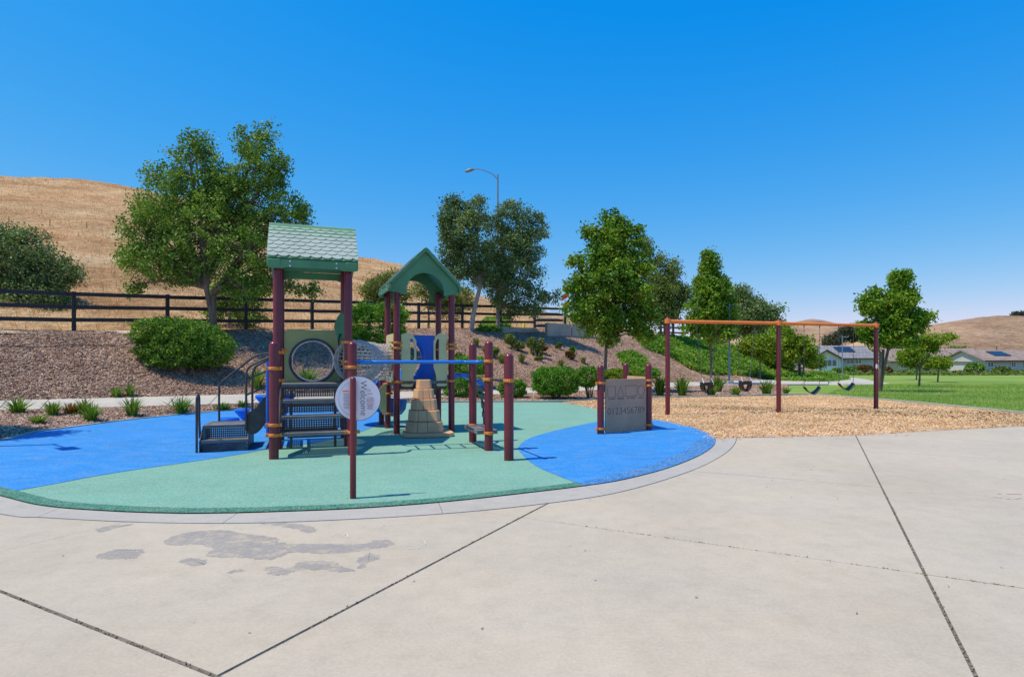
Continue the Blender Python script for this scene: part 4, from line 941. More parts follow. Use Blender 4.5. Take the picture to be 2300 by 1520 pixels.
stroke([pp(x0+.48*w, .69), pp(x0+.48*w, .89), pp(x0+.755*w, .89), pp(x0+.755*w, .69)])
stroke([pp(x0+.865*w+.082*w*math.cos(k*math.pi/12), .79+.098*math.sin(k*math.pi/12)) for k in range(24)])
for s_, cx in (('SQUARE', .145), ('TRIANGLE', .36), ('RECTANGLE', .615), ('CIRCLE', .865)):
    text_mesh(pn, s_, .048, pp(x0+cx*w, .650), u, UP, GROOVE, 'routed_word', squeeze=.80 if len(s_) > 7 else .95)
text_mesh(pn, '0123456789', .185, pp(x0+.5*w, .41), u, UP, GROOVE, 'routed_digits', squeeze=1.0, sx=1.04, thin=-.0034)
for k in range(4):
    q_ = pp(x0+(.08+.28*k)*w, .055); MB().tube([q_, q_+n*.007], .009, 8).build('bolt', STEEL, pn)

# ================================================================ SWING SET
Qs, Rs, Ss = Vector((3.90, 14.50, 0)), Vector((7.03, 15.26, 0)), Vector((10.22, 16.25, 0))
SW = thing('swing_frame', Rs, 'long swing frame with three maroon posts and an orange top beam', 'swing set')
for p in (Qs, Rs, Ss): post(SW, p, 2.47, .058)
BZ = 2.36
for a, c in ((Qs, Rs), (Rs, Ss)):
    d = (c-a).normalized(); MB().tube([a+d*.05+UP*BZ, c-d*.05+UP*BZ], .042, 14).build('beam', BEAM, SW)
for p in (Qs, Rs, Ss):
    MB().lathe([(.059, -.06), (.075, -.055), (.077, 0), (.075, .055), (.059, .06)], p+UP*BZ, 20, False, False).build('clamp', BEAM, SW)
def lab_sticker():
    n_ = Vector((-.35, -.93, 0)).normalized(); c_ = Ss+n_*.0595+UP*1.22; s_ = Vector((-n_.y, n_.x, 0))
    MB().prism([c_+(s_*.028*math.cos(k*math.pi/10))+UP*(.07*math.sin(k*math.pi/10)) for k in range(20)], n_*.003).build('sticker', WHITE_S, SW)
lab_sticker()
def beam_at(px):
    for a, c in ((Qs, Rs), (Rs, Ss)):
        k = (px-1150)/FPX; t = (k*a.y-a.x)/((c.x-a.x)-k*(c.y-a.y))
        if 0 <= t <= 1: return a.lerp(c, t)
def chain(parent, a, c):
    L = (c-a).length; n = int(L/.034); d = (c-a)/n; b = MB(); w = Vector((.8, .6, 0)).normalized()
    for i in range(n):
        p = a+d*(i+.5); s_ = (w if i % 2 else Vector((w.y, -w.x, 0)))*.0095; h = d.normalized()*.022
        b.tube([p-h*.6-s_, p-h, p-h*.6+s_, p+h*.6+s_, p+h, p+h*.6-s_], .0035, 3, closed=True)
    b.build('chain', CHAIN, parent, smooth=0)
def belt_swing(px0, px1, zlow, label, tw):
    a, c = beam_at(px0)+UP*(BZ-.07), beam_at(px1)+UP*(BZ-.07); m = (a+c)/2; m.z = 0
    t = thing('belt_swing', m+UP*zlow, label, 'swing', 'belt swings on the long frame')
    for p in (a, c): MB().tube([p+UP*.03, p-UP*.02], .016, 8).build('hanger', CHAIN, t)
    s = 0.20; d = Vector((math.cos(R(tw)), math.sin(R(tw)), 0)); e0_, e1_ = m-d*.24+UP*(zlow+.20), m+d*.24+UP*(zlow+.20)
    chain(t, a, e0_); chain(t, c, e1_)
    pr = smooth_curve([e0_-UP*.02, m-d*.17+UP*(zlow+.09), m+UP*(zlow), m+d*.17+UP*(zlow+.09), e1_-UP*.02], 5); sv = Vector((-d.y, d.x, 0)); b = MB()
    for i in range(len(pr)-1):
        p, q_ = pr[i], pr[i+1]; w0 = .055+.02*math.sin(math.pi*i/(len(pr)-1)); w1_ = .055+.02*math.sin(math.pi*(i+1)/(len(pr)-1)); th = UP*.012
        til = .3*UP*w0
        b.add([p-sv*w0-til, p+sv*w0+til, q_+sv*w1_+til, q_-sv*w1_-til, p-sv*w0-til-th, p+sv*w0+til-th, q_+sv*w1_+til-th, q_-sv*w1_-til-th], [(0, 1, 2, 3), (7, 6, 5, 4), (0, 3, 7, 4), (1, 5, 6, 2)]+([(0, 4, 5, 1)] if i == 0 else [])+([(3, 2, 6, 7)] if i == len(pr)-2 else []))
    b.build('seat', BLACKR, t, smooth=50)
belt_swing(1806, 1841, .50, 'black belt swing nearer the middle post, hanging lower', 14)
belt_swing(1884, 1917, .585, 'black belt swing nearest the right-hand maroon post', 14)
def bucket_swing(px, zlow, label):
    p = beam_at(px); t = thing('bucket_swing', p+UP*zlow, label, 'swing', 'toddler bucket swings on the long frame')
    d = (Rs-Qs).normalized(); sv = Vector((-d.y, d.x, 0)); zr = zlow+.25
    for s in (-1, 1):
        a = p+d*s*.30+UP*(BZ-.05); e = p+d*s*.13+UP*(zr+.12)
        MB().tube([a+UP*.03, a-UP*.02], .016, 8).build('hanger', CHAIN, t); chain(t, a, e)
        MB().tube([e, p+d*s*.14+sv*.10+UP*zr], .007, 6).build('hanger', STEEL, t); MB().tube([e, p+d*s*.14-sv*.10+UP*zr], .007, 6).build('hanger', STEEL, t)
    n = 24; ring = lambda r, z, fx=1: [p+d*r*math.cos(2*math.pi*k/n)*fx+sv*r*.85*math.sin(2*math.pi*k/n)+UP*z for k in range(n)]
    b = MB(); b.tube(ring(.155, zr), .018, 8, closed=True)
    A1, B1, C1, D1 = ring(.168, zr+.01), ring(.158, zr-.075), ring(.138, zr-.075), ring(.148, zr+.01); b.add(A1+B1+C1+D1, [(j*n+k, j*n+(k+1) % n, ((j+1) % 4)*n+(k+1) % n, ((j+1) % 4)*n+k) for j in range(4) for k in range(n)])
    b.build('bucket_rim', BLACKR, t)
    # two crossing straps form the seat with leg openings between them
    for sgn in (-1, 1):
        b = MB(); pts = smooth_curve([p+d*sgn*.145+UP*(zr-.05), p+d*sgn*.12+UP*(zlow+.10), p+d*sgn*.05+UP*(zlow+.02), p+UP*zlow], 5)
        b2 = [q_ for q_ in pts]; m2 = len(b2)
        for i in range(m2-1): b.box((b2[i]+b2[i+1])/2, ((b2[i+1]-b2[i]).length*1.15, .15, .02), [(b2[i+1]-b2[i]).normalized(), sv, (b2[i+1]-b2[i]).normalized().cross(sv)])
        b.build('seat_shell', BLACKR, t)
    for sgn in (-1, 1):
        MB().tube(smooth_curve([p+sv*sgn*.13+UP*(zr-.05), p+sv*sgn*.09+UP*(zlow+.08), p+UP*(zlow+.005)], 5), .028, 8).build('strap', BLACKR, t)
bucket_swing(1587, .56, 'black toddler bucket swing nearest the left swing post')
bucket_swing(1674, .585, 'black toddler bucket swing next to the middle swing post')
# ================================================================ FENCE, WALLS, FAR HILLS
UX, UY = Vector((1, 0, 0)), Vector((0, 1, 0))
def fl(k, back=0): t = k/6; p = Vector((FT0[0]+FTD[0]*t, FT0[1]+FTD[1]*t, crest_z(t))); return p+Vector((-.689, .725, 0))*back
fd = Vector((.7251, .6886, 0)).normalized(); fnn = Vector((-fd.y, fd.x, 0))
FE = thing('ranch_fence', fl(2), 'long black three-rail timber fence along the top of the mulch bank', 'fence')
FH = 1.52
for k in range(-3, 10):
    p = fl(k); MB().box(p+UP*(FH/2-.1), (.13, .13, FH+.2), [fd, fnn, UP]).build('post', FENCE, FE, bevel=.008, smooth=0)
for k in range(-3, 8):
    a, c = fl(k), fl(k+1); 
    for h in (1.41, .94, .46):
        j0, j1 = random.uniform(-.012, .012), random.uniform(-.012, .012)
        a_, c_ = a+UP*(h+j0)-fnn*.086, c+UP*(h+j1)-fnn*.086; d = (c_-a_); L = d.length; d.normalize()
        MB().box((a_+c_)/2, (L-.012, .04, .145), [d, fnn, d.cross(fnn)]).build('rail', FENCE, FE, bevel=.004, smooth=0)
    a_, c_ = a+UP*.05-fnn*.10, c+UP*.05-fnn*.10
    MB().box((a_+c_)/2, ((c_-a_).length-.01, .03, .06), [(c_-a_).normalized(), fnn, UP]).build('ground_board', FENCE, FE, smooth=0)
GT = thing('gate', fl(8.45), 'black field gate with pale weathered boards at the end of the fence', 'gate')
a, c = fl(8.03), fl(8.94)
for h in (1.38, .98, .58, .2):
    d = (c-a).normalized(); MB().box((a+c)/2+UP*h, ((c-a).length, .05, .15), [d, fnn, UP]).build('board', FENCE, GT, bevel=.004, smooth=0)
    MB().box((a+c)/2+UP*(h+.11)+fnn*.25, ((c-a).length*.9, .5, .02), [d, (fnn+UP*.22).normalized(), UP]).build('lit_top', CURB, GT, smooth=0)  # pale sheets put the sunlight on the board tops into colour
MB().tube([c+UP*.1-fd*.1-fnn*.05, c+UP*1.1-fd*.1-fnn*.05, c+UP*1.16-fd*.16-fnn*.05, c+UP*1.16-fd*1.4-fnn*.05], .02, 8).build('frame', STEEL, GT)
mp = fl(7.8, .4); MK = thing('marker_post', mp, 'small yellow post standing behind the fence left of the gate', 'marker post')
MB().lathe([(.09, -.1), (.09, .35), (.07, .40), (.02, .42)], mp, 12).build('stub', M_paint('yellow_paint', (.70, .62, .03), .5), MK)
fp = fl(9.25, .3); FG = thing('flag_pole', fp, 'thin pale pole with drooping orange flags at the end of the fence', 'flag')
MB().tube([fp-UP*.3, fp+UP*2.75], .025, 8).build('pole', STEEL, FG)
for z0_, s_ in ((2.75, .55), (2.1, .45)):
    b = MB(); g_ = []
    for i in range(6):
        for j in range(5): x_ = i/5*s_; g_.append(fp+UP*(z0_-j*.10-x_*.65)-UX*x_+UY*.05*math.sin(i*1.7+j))
    b.add(g_, [(i*5+j, i*5+j+1, (i+1)*5+j+1, (i+1)*5+j) for i in range(5) for j in range(4)]); b.build('flag', M_paint('orange_cloth', (.65, .09, .03), .8), FG, smooth=60)
MB()
RW = thing('retaining_wall', r4(1220, -1.6), 'stained concrete retaining wall below the gate', 'wall')
def wallseg(p0, p1, b0, top, hgt):
    a, c = r4(p0, b0), r4(p1, b0); d = (c-a); d.z = 0; d.normalize(); m = (a+c)/2; zt = max(a.z, c.z)+top
    MB().box(Vector((m.x, m.y, zt-hgt/2)), ((c-a).length, .22, hgt), [d, Vector((-d.y, d.x, 0)), UP]).build('wall_panel', WALLC, RW, bevel=.012)
wallseg(1168, 1222, -2.3, .20, 2.0); wallseg(1223.5, 1272, -2.3, .17, 2.1); wallseg(1090, 1167, -1.5, -.02, 1.1)
F2 = thing('ranch_fence', P(1492, 752, 50), 'short run of black timber fence showing between the two maples', 'fence')
for i, px in enumerate((1484, 1493, 1512, 1534)):
    q_ = at(px, 50+i*1.5); q_.z = EYE+(HZ-757)/FPX*(50+i*1.5); MB().box(q_+UP*.6, (.16, .16, 1.9), [fd, fnn, UP]).build('post', FENCE, F2, smooth=0)
for h in (1.3, .85, .4):
    a, c = P(1478, 757, 49.5)+UP*h, P(1545, 757, 55)+UP*h; d = (c-a).normalized(); MB().box((a+c)/2, ((c-a).length, .05, .15), [d, UP.cross(d).normalized(), UP]).build('rail', FENCE, F2, smooth=0)
HF = thing('wire_fence', hit(112, 509, [hill]), 'line of small weathered stakes crossing the golden hillside', 'fence')
for px, py in ((20, 502), (112, 508), (195, 512), (262, 520), (815, 586), (832, 590), (858, 596)):
    q_ = hit(px, py, [hill]); MB().tube([q_-UP*.3, q_+UP*(.55 if py < 530 else .5)], .028, 6).build('stake', FENCE, HF)
HS = thing('drip_hose', hit(100, 778), 'thin black irrigation hose lying across the mulch bank', 'hose')
MB().tube(smooth_curve([hit(px, py)+UP*.035 for px, py in ((-60, 774), (0, 776), (45, 780), (100, 781), (160, 776), (210, 777), (260, 778), (300, 772), (330, 774))], 6), .012, 6).build('hose', BLACKR, HS)
def farhill(name, pts, D, m=FARH, base=.72, z0=-2.5, n=26, amp=None):
    xs = list(range(int(pts[0][0]), int(pts[-1][0])+1, 12)); T = dict(pts); top = [P(x, I(x, T), D) for x in xs]; rows = []
    for k in range(n+1):
        s = k/n; e = math.sin(s*math.pi/2)**1.15; rows.append([Vector((p.x*(base+(1-base)*s), p.y*(base+(1-base)*s), z0+(p.z-z0)*e)) for p in top])
    for fdd, dz in ((1.06, -.03), (1.3, -.45)): rows.append([Vector((p.x*fdd, p.y*fdd, p.z+dz*(p.z-z0))) for p in top])
    return loft(name, rows, m, 0, D*.006 if amp is None else amp, 5.5/D)
farhill('distant_hill', [(1500, 760), (1700, 738), (1785, 724), (1820, 717), (1850, 719), (1900, 730), (1980, 742), (2100, 760)], 540)
farhill('distant_hill', [(1440, 770), (1560, 752), (1640, 742), (1700, 733), (1780, 729), (1850, 727), (1960, 733), (2060, 748), (2200, 790)], 420)
farhill('far_hill', [(1860, 800), (1920, 772), (1960, 752), (2040, 738), (2075, 730), (2120, 721), (2180, 715), (2240, 716), (2300, 716), (2500, 718), (2800, 742), (3300, 780)], 330)
farhill('near_hill', [(1780, 832), (1840, 800), (1885, 780), (1925, 768), (1965, 776), (2010, 792), (2080, 812), (2200, 832)], 215, HILLG, .8, amp=.5)

# ================================================================ VEGETATION
def leafmesh(name, cen, size, m, parent, flat=.0, aspect=.55):
    n = len(cen); u = rng.normal(size=(n, 3)); u /= np.linalg.norm(u, axis=1)[:, None]; w = rng.normal(size=(n, 3)); w[:, 2] += flat
    w = np.cross(u, w); w /= np.linalg.norm(w, axis=1)[:, None]; s = (size*rng.uniform(.65, 1.25, n))[:, None]
    V = np.stack([cen-u*s, cen+w*s*aspect, cen+u*s, cen-w*s*aspect], 1); return np_mesh(name, V, 4, m, parent)
def tree(name, label, cat, base, D, lobes, nleaf, m, bark=BARK, size=None, tr=.12, fork=None, group=None, lean=(0, 0), csz=.17, multi=None, accent=None, shell=.5, skipn=False):
    t = thing(name, base, label, cat, group); b = MB(); base = Vector(base)
    fk = fork if fork else base+UP*1.4; lob = []
    for L in lobes:
        px, py, rx, ry = L[:4]; dd = L[4] if len(L) > 4 else random.uniform(-.3, .3)*rx*D/FPX
        c = P(px, py, D+dd) ; lob.append((c, Vector((rx*D/FPX, rx*D/FPX*.95, ry*D/FPX))))
    trunks = multi or [fk]
    for q_ in trunks:
        mid = (base+q_)/2+Vector((random.uniform(-.05, .05), 0, 0)); pts = smooth_curve([base-UP*.15, base.lerp(mid, .5), mid, q_], 5); n = len(pts)
        b.tube(pts, [tr*(1.35 if i == 0 else 1.12-.35*i/n)/(1 if len(trunks) == 1 else 1.3) for i in range(n)], 10)
    b.build('trunk', bark, t, smooth=70); b = MB(); cl = []
    vols = [r.x*r.z for _, r in lob]; tot = sum(vols); ncl = max(12, int(nleaf/38))
    for (c, r), v in zip(lob, vols):
        q_ = min(trunks, key=lambda s: (s-c).length); a = q_; d = c-a; m1 = a+d*.5+UP*abs(d.x)*-.05+Vector((random.uniform(-.1, .1), random.uniform(-.1, .1), .12*d.length)); pts = smooth_curve([a-UP*.1, a.lerp(m1, .6), m1, c+UP*r.z*.4], 4)
        b.tube(pts, [tr*(.62-.50*i/len(pts)) for i in range(len(pts))], 6)
        k = max(3, int(ncl*v/tot))
        for i in range(k):
            dr = np.array([random.gauss(0, 1) for _ in range(3)]); dr /= np.linalg.norm(dr); rad = shell+(1.08-shell)*random.random()**.7
            p = Vector((c.x+dr[0]*r.x*rad, c.y+dr[1]*r.y*rad, c.z+dr[2]*r.z*rad)); cl.append((p, min(r.x, r.z)))
            if i % 4 == 0: b.tube([c.lerp(p, .05)-UP*.1, c.lerp(p, .55)+UP*.05, p], [tr*.16, tr*.10, tr*.04], 4)
    b.build('branches', bark, t, smooth=60)
    per = max(6, int(nleaf/len(cl))); sc = csz*D/24
    C = np.repeat(np.array([tuple(p) for p, _ in cl]), per, axis=0)+np.clip(rng.normal(size=(len(cl)*per, 3)), -2.2, 2.2)*np.repeat(np.array([[s, s, s*.8] for s in rng.uniform(.6, 1.3, len(cl))*sc]), per, axis=0)
    leafmesh('crown', C, size or .055*D/24, m, t, 0)
    if accent is not None:
        mm, fr_ = accent; k = [i for i in range(len(cl)) if random.random() < fr_ and cl[i][0].z > base.z+ .3*(max(q[0].z for q in cl)-base.z)]
        if k:
            C = np.repeat(np.array([tuple(cl[i][0]) for i in k]), 16, axis=0); C = C+rng.normal(size=C.shape)*sc*.7; leafmesh('turning_leaves', C, size or .055*D/24, mm, t)
    return t
def BZ_(px, py): return hit(px, py)
# oak on the bank
ob = at(483, 23.4, [slope]); D = ob.y
tree('oak_tree', 'big spreading green oak behind the play tower, tallest tree left of centre', 'tree', ob, D,
     [(470, 520, 110, 85), (385, 470, 70, 70), (560, 455, 70, 80), (430, 395, 55, 65), (437, 325, 30, 32), (462, 340, 18, 30), (585, 380, 55, 60), (562, 320, 35, 38), (600, 300, 22, 20), (625, 385, 26, 45), (350, 400, 38, 26, 1), (640, 480, 50, 40), (680, 485, 22, 26),
      (330, 520, 52, 50), (310, 590, 38, 48), (360, 590, 60, 45), (300, 645, 26, 16), (268, 570, 14, 12), (420, 600, 60, 40), (560, 570, 80, 50), (610, 620, 60, 42, 1.0), (640, 540, 50, 45, 1.2), (690, 655, 32, 22, .8), (540, 640, 45, 32, -.6), (395, 632, 16, 12), (665, 580, 34, 40), (505, 450, 60, 60), (322, 470, 28, 22), (500, 400, 40, 45)],
     64000, L_OAK, BARK, .060, .155, multi=[P(480, 652, D-.0), P(462, 640, D-.1)], csz=.155, shell=.45)
tree('oak_bush', 'dark rounded oak bush behind the fence at the left edge', 'tree', at(60, 29, [hill]), 29, [(50, 620, 85, 80), (10, 590, 60, 70), (110, 610, 55, 60), (60, 550, 42, 38), (15, 530, 25, 26), (75, 690, 70, 45), (0, 690, 60, 40), (150, 625, 24, 32), (-70, 610, 70, 90), (115, 680, 40, 28)], 38000, L_OAKG, BARK, .07, .14, csz=.17)
tree('young_oak', 'small bright green tree behind the fence under the big oak', 'tree', at(515, 29.5, [hill]), 29.5, [(510, 660, 38, 32), (555, 680, 32, 30), (490, 700, 26, 22), (575, 640, 34, 28), (560, 715, 42, 16)], 9000, L_BUSH, PALEBARK, .062, .09, csz=.15)
tree('young_oak', 'light green leaning tree behind the fence between the two towers', 'tree', at(862, 36, [hill]), 36, [(858, 650, 38, 30), (845, 690, 34, 24), (900, 665, 22, 18), (880, 630, 22, 20), (828, 655, 16, 12)], 9000, L_OLIVE, BARK, .075, .08, csz=.14)
tree('young_oak', 'sparse olive tree behind the fence, framed by the arched green roof', 'tree', at(962, 38, [hill]), 38, [(950, 650, 22, 18), (990, 665, 30, 26), (1030, 670, 34, 26), (1015, 700, 26, 14), (975, 685, 20, 14)], 8000, L_OLIVE, BARK, .075, .07, csz=.14)
o2 = at(1057, 32.6, [slope]); D = o2.y
tree('oak_tree', 'grey-green oak with leaning pale trunk right of the arched roof, left of a pair', 'tree', o2, D,
     [(1035, 520, 42, 48), (1015, 480, 26, 38), (1065, 480, 26, 34), (1010, 560, 22, 38), (1060, 570, 44, 42), (1025, 605, 34, 24), (1080, 615, 34, 30), (1018, 452, 12, 12), (1074, 452, 12, 10), (1000, 515, 12, 26)], 23000, L_OAKG, PALEBARK, .07, .14, fork=P(1078, 645, D), csz=.11)
o3 = at(1118, 34.6, [slope]); D = o3.y
tree('oak_tree', 'dense dark oak behind the retaining wall, right of a pair', 'tree', o3, D,
     [(1130, 560, 52, 50), (1170, 610, 50, 48), (1130, 640, 45, 40), (1160, 540, 34, 34), (1195, 560, 30, 42), (1140, 490, 30, 34), (1155, 465, 18, 14), (1205, 500, 18, 24), (1180, 500, 22, 28), (1150, 690, 46, 26), (1200, 680, 30, 34), (1218, 522, 12, 14), (1235, 665, 24, 16), (1100, 500, 18, 22), (1110, 600, 40, 40)], 31000, L_OAKG, PALEBARK, .07, .12, fork=P(1118, 690, D), csz=.115)
# maples
mb_ = at(1358, 24.6, [slope, bed]); D = mb_.y
tree('maple_tree', 'large bright green maple with bronze top standing right of centre on the bank', 'tree', mb_, D,
     [(1375, 640, 62, 65), (1330, 650, 42, 50), (1425, 660, 42, 58), (1370, 550, 44, 58), (1375, 495, 22, 26), (1410, 515, 16, 26), (1322, 530, 13, 22), (1436, 535, 14, 26), (1300, 590, 22, 16), (1345, 580, 30, 32), (1405, 590, 32, 34), (1288, 650, 22, 18), (1300, 700, 34, 30), (1345, 730, 44, 34), (1400, 725, 42, 32), (1445, 710, 32, 30), (1450, 600, 16, 30), (1290, 625, 14, 9), (1330, 520, 10, 12), (1450, 750, 24, 18), (1375, 765, 26, 12)],
     34000, L_MAPLE, BARK, .075, .075, fork=P(1362, 765, D), csz=.13, accent=(L_RUST, .07), shell=.35)
tree('oak_tree', 'grey-green wispy tree standing behind the large maple', 'tree', at(1500, 47), 47, [(1505, 660, 32, 38), (1510, 610, 16, 24), (1470, 650, 34, 34), (1540, 670, 18, 24), (1478, 590, 12, 22), (1450, 560, 14, 26), (1490, 705, 36, 24)], 16000, L_OLIVE, BARK, .10, .16, csz=.13)
m2 = at(1594, 34, [slope]); D = m2.y
tree('maple_tree', 'narrow upright maple with dark trunk left of the park lamp', 'tree', m2, D,
     [(1595, 600, 20, 36), (1600, 660, 34, 40), (1580, 700, 40, 34), (1625, 700, 30, 38), (1610, 745, 42, 24), (1590, 570, 9, 12), (1560, 735, 24, 20), (1625, 650, 16, 26), (1575, 640, 14, 22)], 26000, L_MAPLE, BARK, .085, .085, fork=P(1597, 775, D), csz=.11, accent=(L_RUST, .05), shell=.35)
tree('oak_tree', 'dark round oak beyond the swing beam, right of the park lamp', 'tree', at(1690, 62), 62, [(1690, 700, 36, 34), (1665, 665, 20, 20), (1725, 720, 26, 26), (1700, 740, 42, 24), (1740, 695, 14, 10), (1660, 710, 26, 32), (1668, 650, 16, 8)], 17000, L_OAKG, BARK, .13, .2, csz=.12)
# small lime trees
for px, py, lobes, lab, mat_ in (
    (1707, 850, [(1690, 775, 26, 16), (1725, 770, 28, 18), (1705, 790, 28, 12), (1672, 782, 12, 10), (1740, 785, 16, 12)], 'small lime green tree left of the middle swing post, farther left of its cluster', L_LIME),
    (1797, 852, [(1770, 760, 26, 16), (1790, 780, 34, 20), (1765, 800, 24, 14), (1812, 800, 22, 14), (1800, 770, 20, 14)], 'small yellow-green tree just right of the middle swing post, its trunk beside the stake', L_LIME),
    (1770, 840, [(1755, 745, 22, 10), (1760, 820, 18, 12), (1830, 810, 16, 14), (1735, 800, 20, 20)], 'low lime green tree directly behind the middle swing post', L_LIME)):
    b0 = hit(px, py); tree('young_tree', lab, 'tree', b0, b0.y, lobes, 7500, mat_, BARK, .0026*b0.y, .07, fork=P(px, 800, b0.y), csz=.11, group='young trees by the path')
# right hand maple and young trees on the lawn
b0 = GL(1976, 880); D = b0.y
tree('maple_tree', 'tall maple with several trunks on the lawn behind the right swing post', 'tree', b0, D,
     [(2018, 680, 32, 30), (2022, 632, 20, 24), (2005, 730, 34, 28), (1958, 690, 22, 20), (1966, 660, 10, 10), (1945, 675, 12, 10), (2045, 720, 26, 22), (2040, 668, 16, 20), (2076, 712, 12, 10), (1975, 762, 26, 16), (2030, 762, 26, 14), (1945, 738, 16, 18), (2000, 690, 16, 22), (2060, 735, 12, 12)], 27000, L_MAPLE, BARK, .075, .09, multi=[P(1996, 780, D), P(1984, 785, D+.2), P(1978, 790, D-.1)], csz=.12, accent=(L_RUST, .07), shell=.35)
for px, py, lobes, lab, mm in (
    (2064, 869, [(2075, 785, 24, 12), (2100, 760, 26, 10), (2130, 757, 14, 6), (2055, 790, 16, 14), (2085, 770, 22, 14), (2035, 800, 12, 8)], 'young tree on the lawn, crown swept to the right, nearest the right-hand maple', L_LIME),
    (2106, 858, [(2106, 815, 20, 9), (2090, 812, 10, 7), (2122, 813, 10, 7)], 'small round-headed young tree in the middle of the lawn row', L_LIME),
    (2058, 853, [(2050, 810, 20, 12), (2035, 800, 16, 12), (2068, 812, 14, 9)], 'young tree on the lawn with its trunk just left of the swept one', L_LIME),
    (2019, 836, [(2015, 795, 22, 16), (2030, 785, 20, 12), (2005, 812, 14, 12), (2036, 810, 14, 10)], 'bushy young tree before the pink house wall, left of the lawn row', L_OLIVE),
    (2143, 834, [(2145, 800, 26, 12), (2155, 790, 18, 10), (2130, 812, 18, 8), (2165, 810, 12, 10)], 'darker young tree before the tan two-storey house', L_BUSH),
    (2198, 838, [(2205, 810, 20, 12), (2190, 825, 14, 9), (2222, 805, 12, 6)], 'yellow-green leaning young tree left of the pale right-hand house', L_LIME)):
    b0 = GL(px, py); tree('young_tree', lab, 'tree', b0, b0.y, lobes, 5200, mm, BARK, .0021*b0.y, .05 if py > 850 else .1, fork=P(px+2, 825 if py > 850 else 828, b0.y), csz=.10, group='young trees on the lawn')
# trees on the far hillside
for i, (px, py, r) in enumerate(((1862, 767, 9), (1876, 764, 9), (1889, 756, 12), (1904, 750, 14), (1918, 742, 12), (1925, 760, 10))):
    D = 225; base = P(px, py+r, D)
    tree('hillside_tree', ['lowest dark tree of the row at the left end on the far slope', 'second dark tree from the left in the row on the far slope', 'third dark tree from the left in the far slope row', 'broad dark tree in the middle of the far slope row', 'highest dark tree of the far slope row beside the maple', 'low dark tree at the right end of the far slope row'][i], 'tree', base, D, [(px, py, r, r), (px+r*.5, py-r*.4, r*.6, r*.6)], 2200, L_FAR, BARK, .42, .3, fork=base+UP*.6, csz=.09, group='dark trees on the far slope')
base = P(2286, 717, 331); tree('hillside_tree', 'lone dark tree on the skyline of the right-hand hill', 'tree', base, 331, [(2280, 711, 9, 5), (2292, 709, 10, 6), (2286, 707, 8, 4)], 2600, L_FAR, BARK, .5, .5, fork=base+UP*.8, csz=.07)
# tree standing left of the view: its shade falls on the corner of the blue rubber
base = Vector((-11.3, 10.0, .05)); tree('oak_tree', 'oak just outside the left edge, shading the blue rubber corner', 'tree', base, 10, [(-310, 500, 130, 130), (-260, 400, 90, 90), (-360, 420, 110, 110)], 9000, L_OAK, BARK, .06, .1, fork=base+UP*1.8, csz=.35)

def tuft(name, label, base, hh, rr, n, m, w=.018, group=None, cat='plant'):
    t = thing(name, base, label, cat, group); a = rng.uniform(0, 2*np.pi, n); r0_ = rng.uniform(0, .30, n)*rr; H = hh*rng.uniform(.5, 1.08, n); out = rr*rng.uniform(.15, 1.0, n)
    dx, dy = np.cos(a), np.sin(a); px_, py_ = -np.sin(a)*w/2, np.cos(a)*w/2; V = []
    S_ = [0, .45, .8, 1.0]; Wd = [1, 1, .7, .08]
    P_ = [np.stack([base.x+dx*(r0_+out*s**1.7), base.y+dy*(r0_+out*s**1.7), base.z+H*(s-.22*s*s*(out/rr))], 1) for s in S_]; Wv = np.stack([px_, py_, 0*a], 1)
    V = np.stack([x for i in range(4) for x in (P_[i]-Wv*Wd[i], P_[i]+Wv*Wd[i])], 1); F = (np.arange(n)[:, None, None]*8+np.array([(0, 1, 3, 2), (2, 3, 5, 4), (4, 5, 7, 6)])[None]).reshape(-1, 4)
    np_mesh('blades', V.reshape(-1, 3), 4, m, t, faces=F)
    return t
def bush(label, px, py, rx, ry, D, base, n, m, size, name='bush', stems=6, cat='bush', sub=None, group=None, zsq=1.0):
    t = thing(name, base, label, cat, group); c = P(px, py, D); r = Vector((rx*D/FPX, rx*D/FPX*.85, ry*D/FPX)); blobs = sub or [(0, 0, 1, 1)]
    C = []
    for sx, sz, kx, kz in blobs:
        cc_ = c+Vector((sx*r.x, 0, sz*r.z)); k = int(n*kx*kz/sum(b_[2]*b_[3] for b_ in blobs))
        d = rng.normal(size=(k, 3)); d /= np.linalg.norm(d, axis=1)[:, None]
        lump = 1+.13*np.sin(d[:, 0]*9+px)*np.sin(d[:, 2]*8+py)+.08*np.sin(d[:, 1]*17+d[:, 0]*13)
        rad = (rng.uniform(.70, 1.03, k)**.6)*lump+rng.exponential(.028, k)
        sq = np.sign(d)*np.abs(d)**(.82 if zsq == 1 else zsq)
        C.append(np.array([tuple(cc_)])+sq*rad[:, None]*np.array([[r.x*kx, r.y*kx, r.z*kz]]))
    C = np.concatenate(C); C = C[C[:, 2] > base.z+.02]; leafmesh('foliage', C, size, m, t, 0)
    b = MB()
    for i in range(stems):
        a = random.uniform(0, 6.28); q_ = c+Vector((math.cos(a)*r.x*.6, math.sin(a)*r.y*.4, random.uniform(-.6, .1)*r.z)); mid = (base+q_)/2+Vector((random.uniform(-.05, .05),)*3)
        b.tube([base+Vector((math.cos(a)*.06, math.sin(a)*.06, -.05)), mid, q_], [.03, .02, .008], 5)
    b.build('stems', BARK, t); return t
q_ = hit(420, 838, [slope]); D = q_.y+.2; bush('broad dark green bush spreading on the mulch bank, left of the stairs', 412, 770, 112, 60, D, q_, 36000, L_BUSH, .043, sub=[(-.48, .42, .50, .50), (-.15, .30, .55, .60), (.22, .10, .56, .66), (.58, -.18, .40, .52), (-.45, -.10, .45, .55), (-.05, -.42, .62, .52), (.42, -.45, .45, .42)], stems=12)
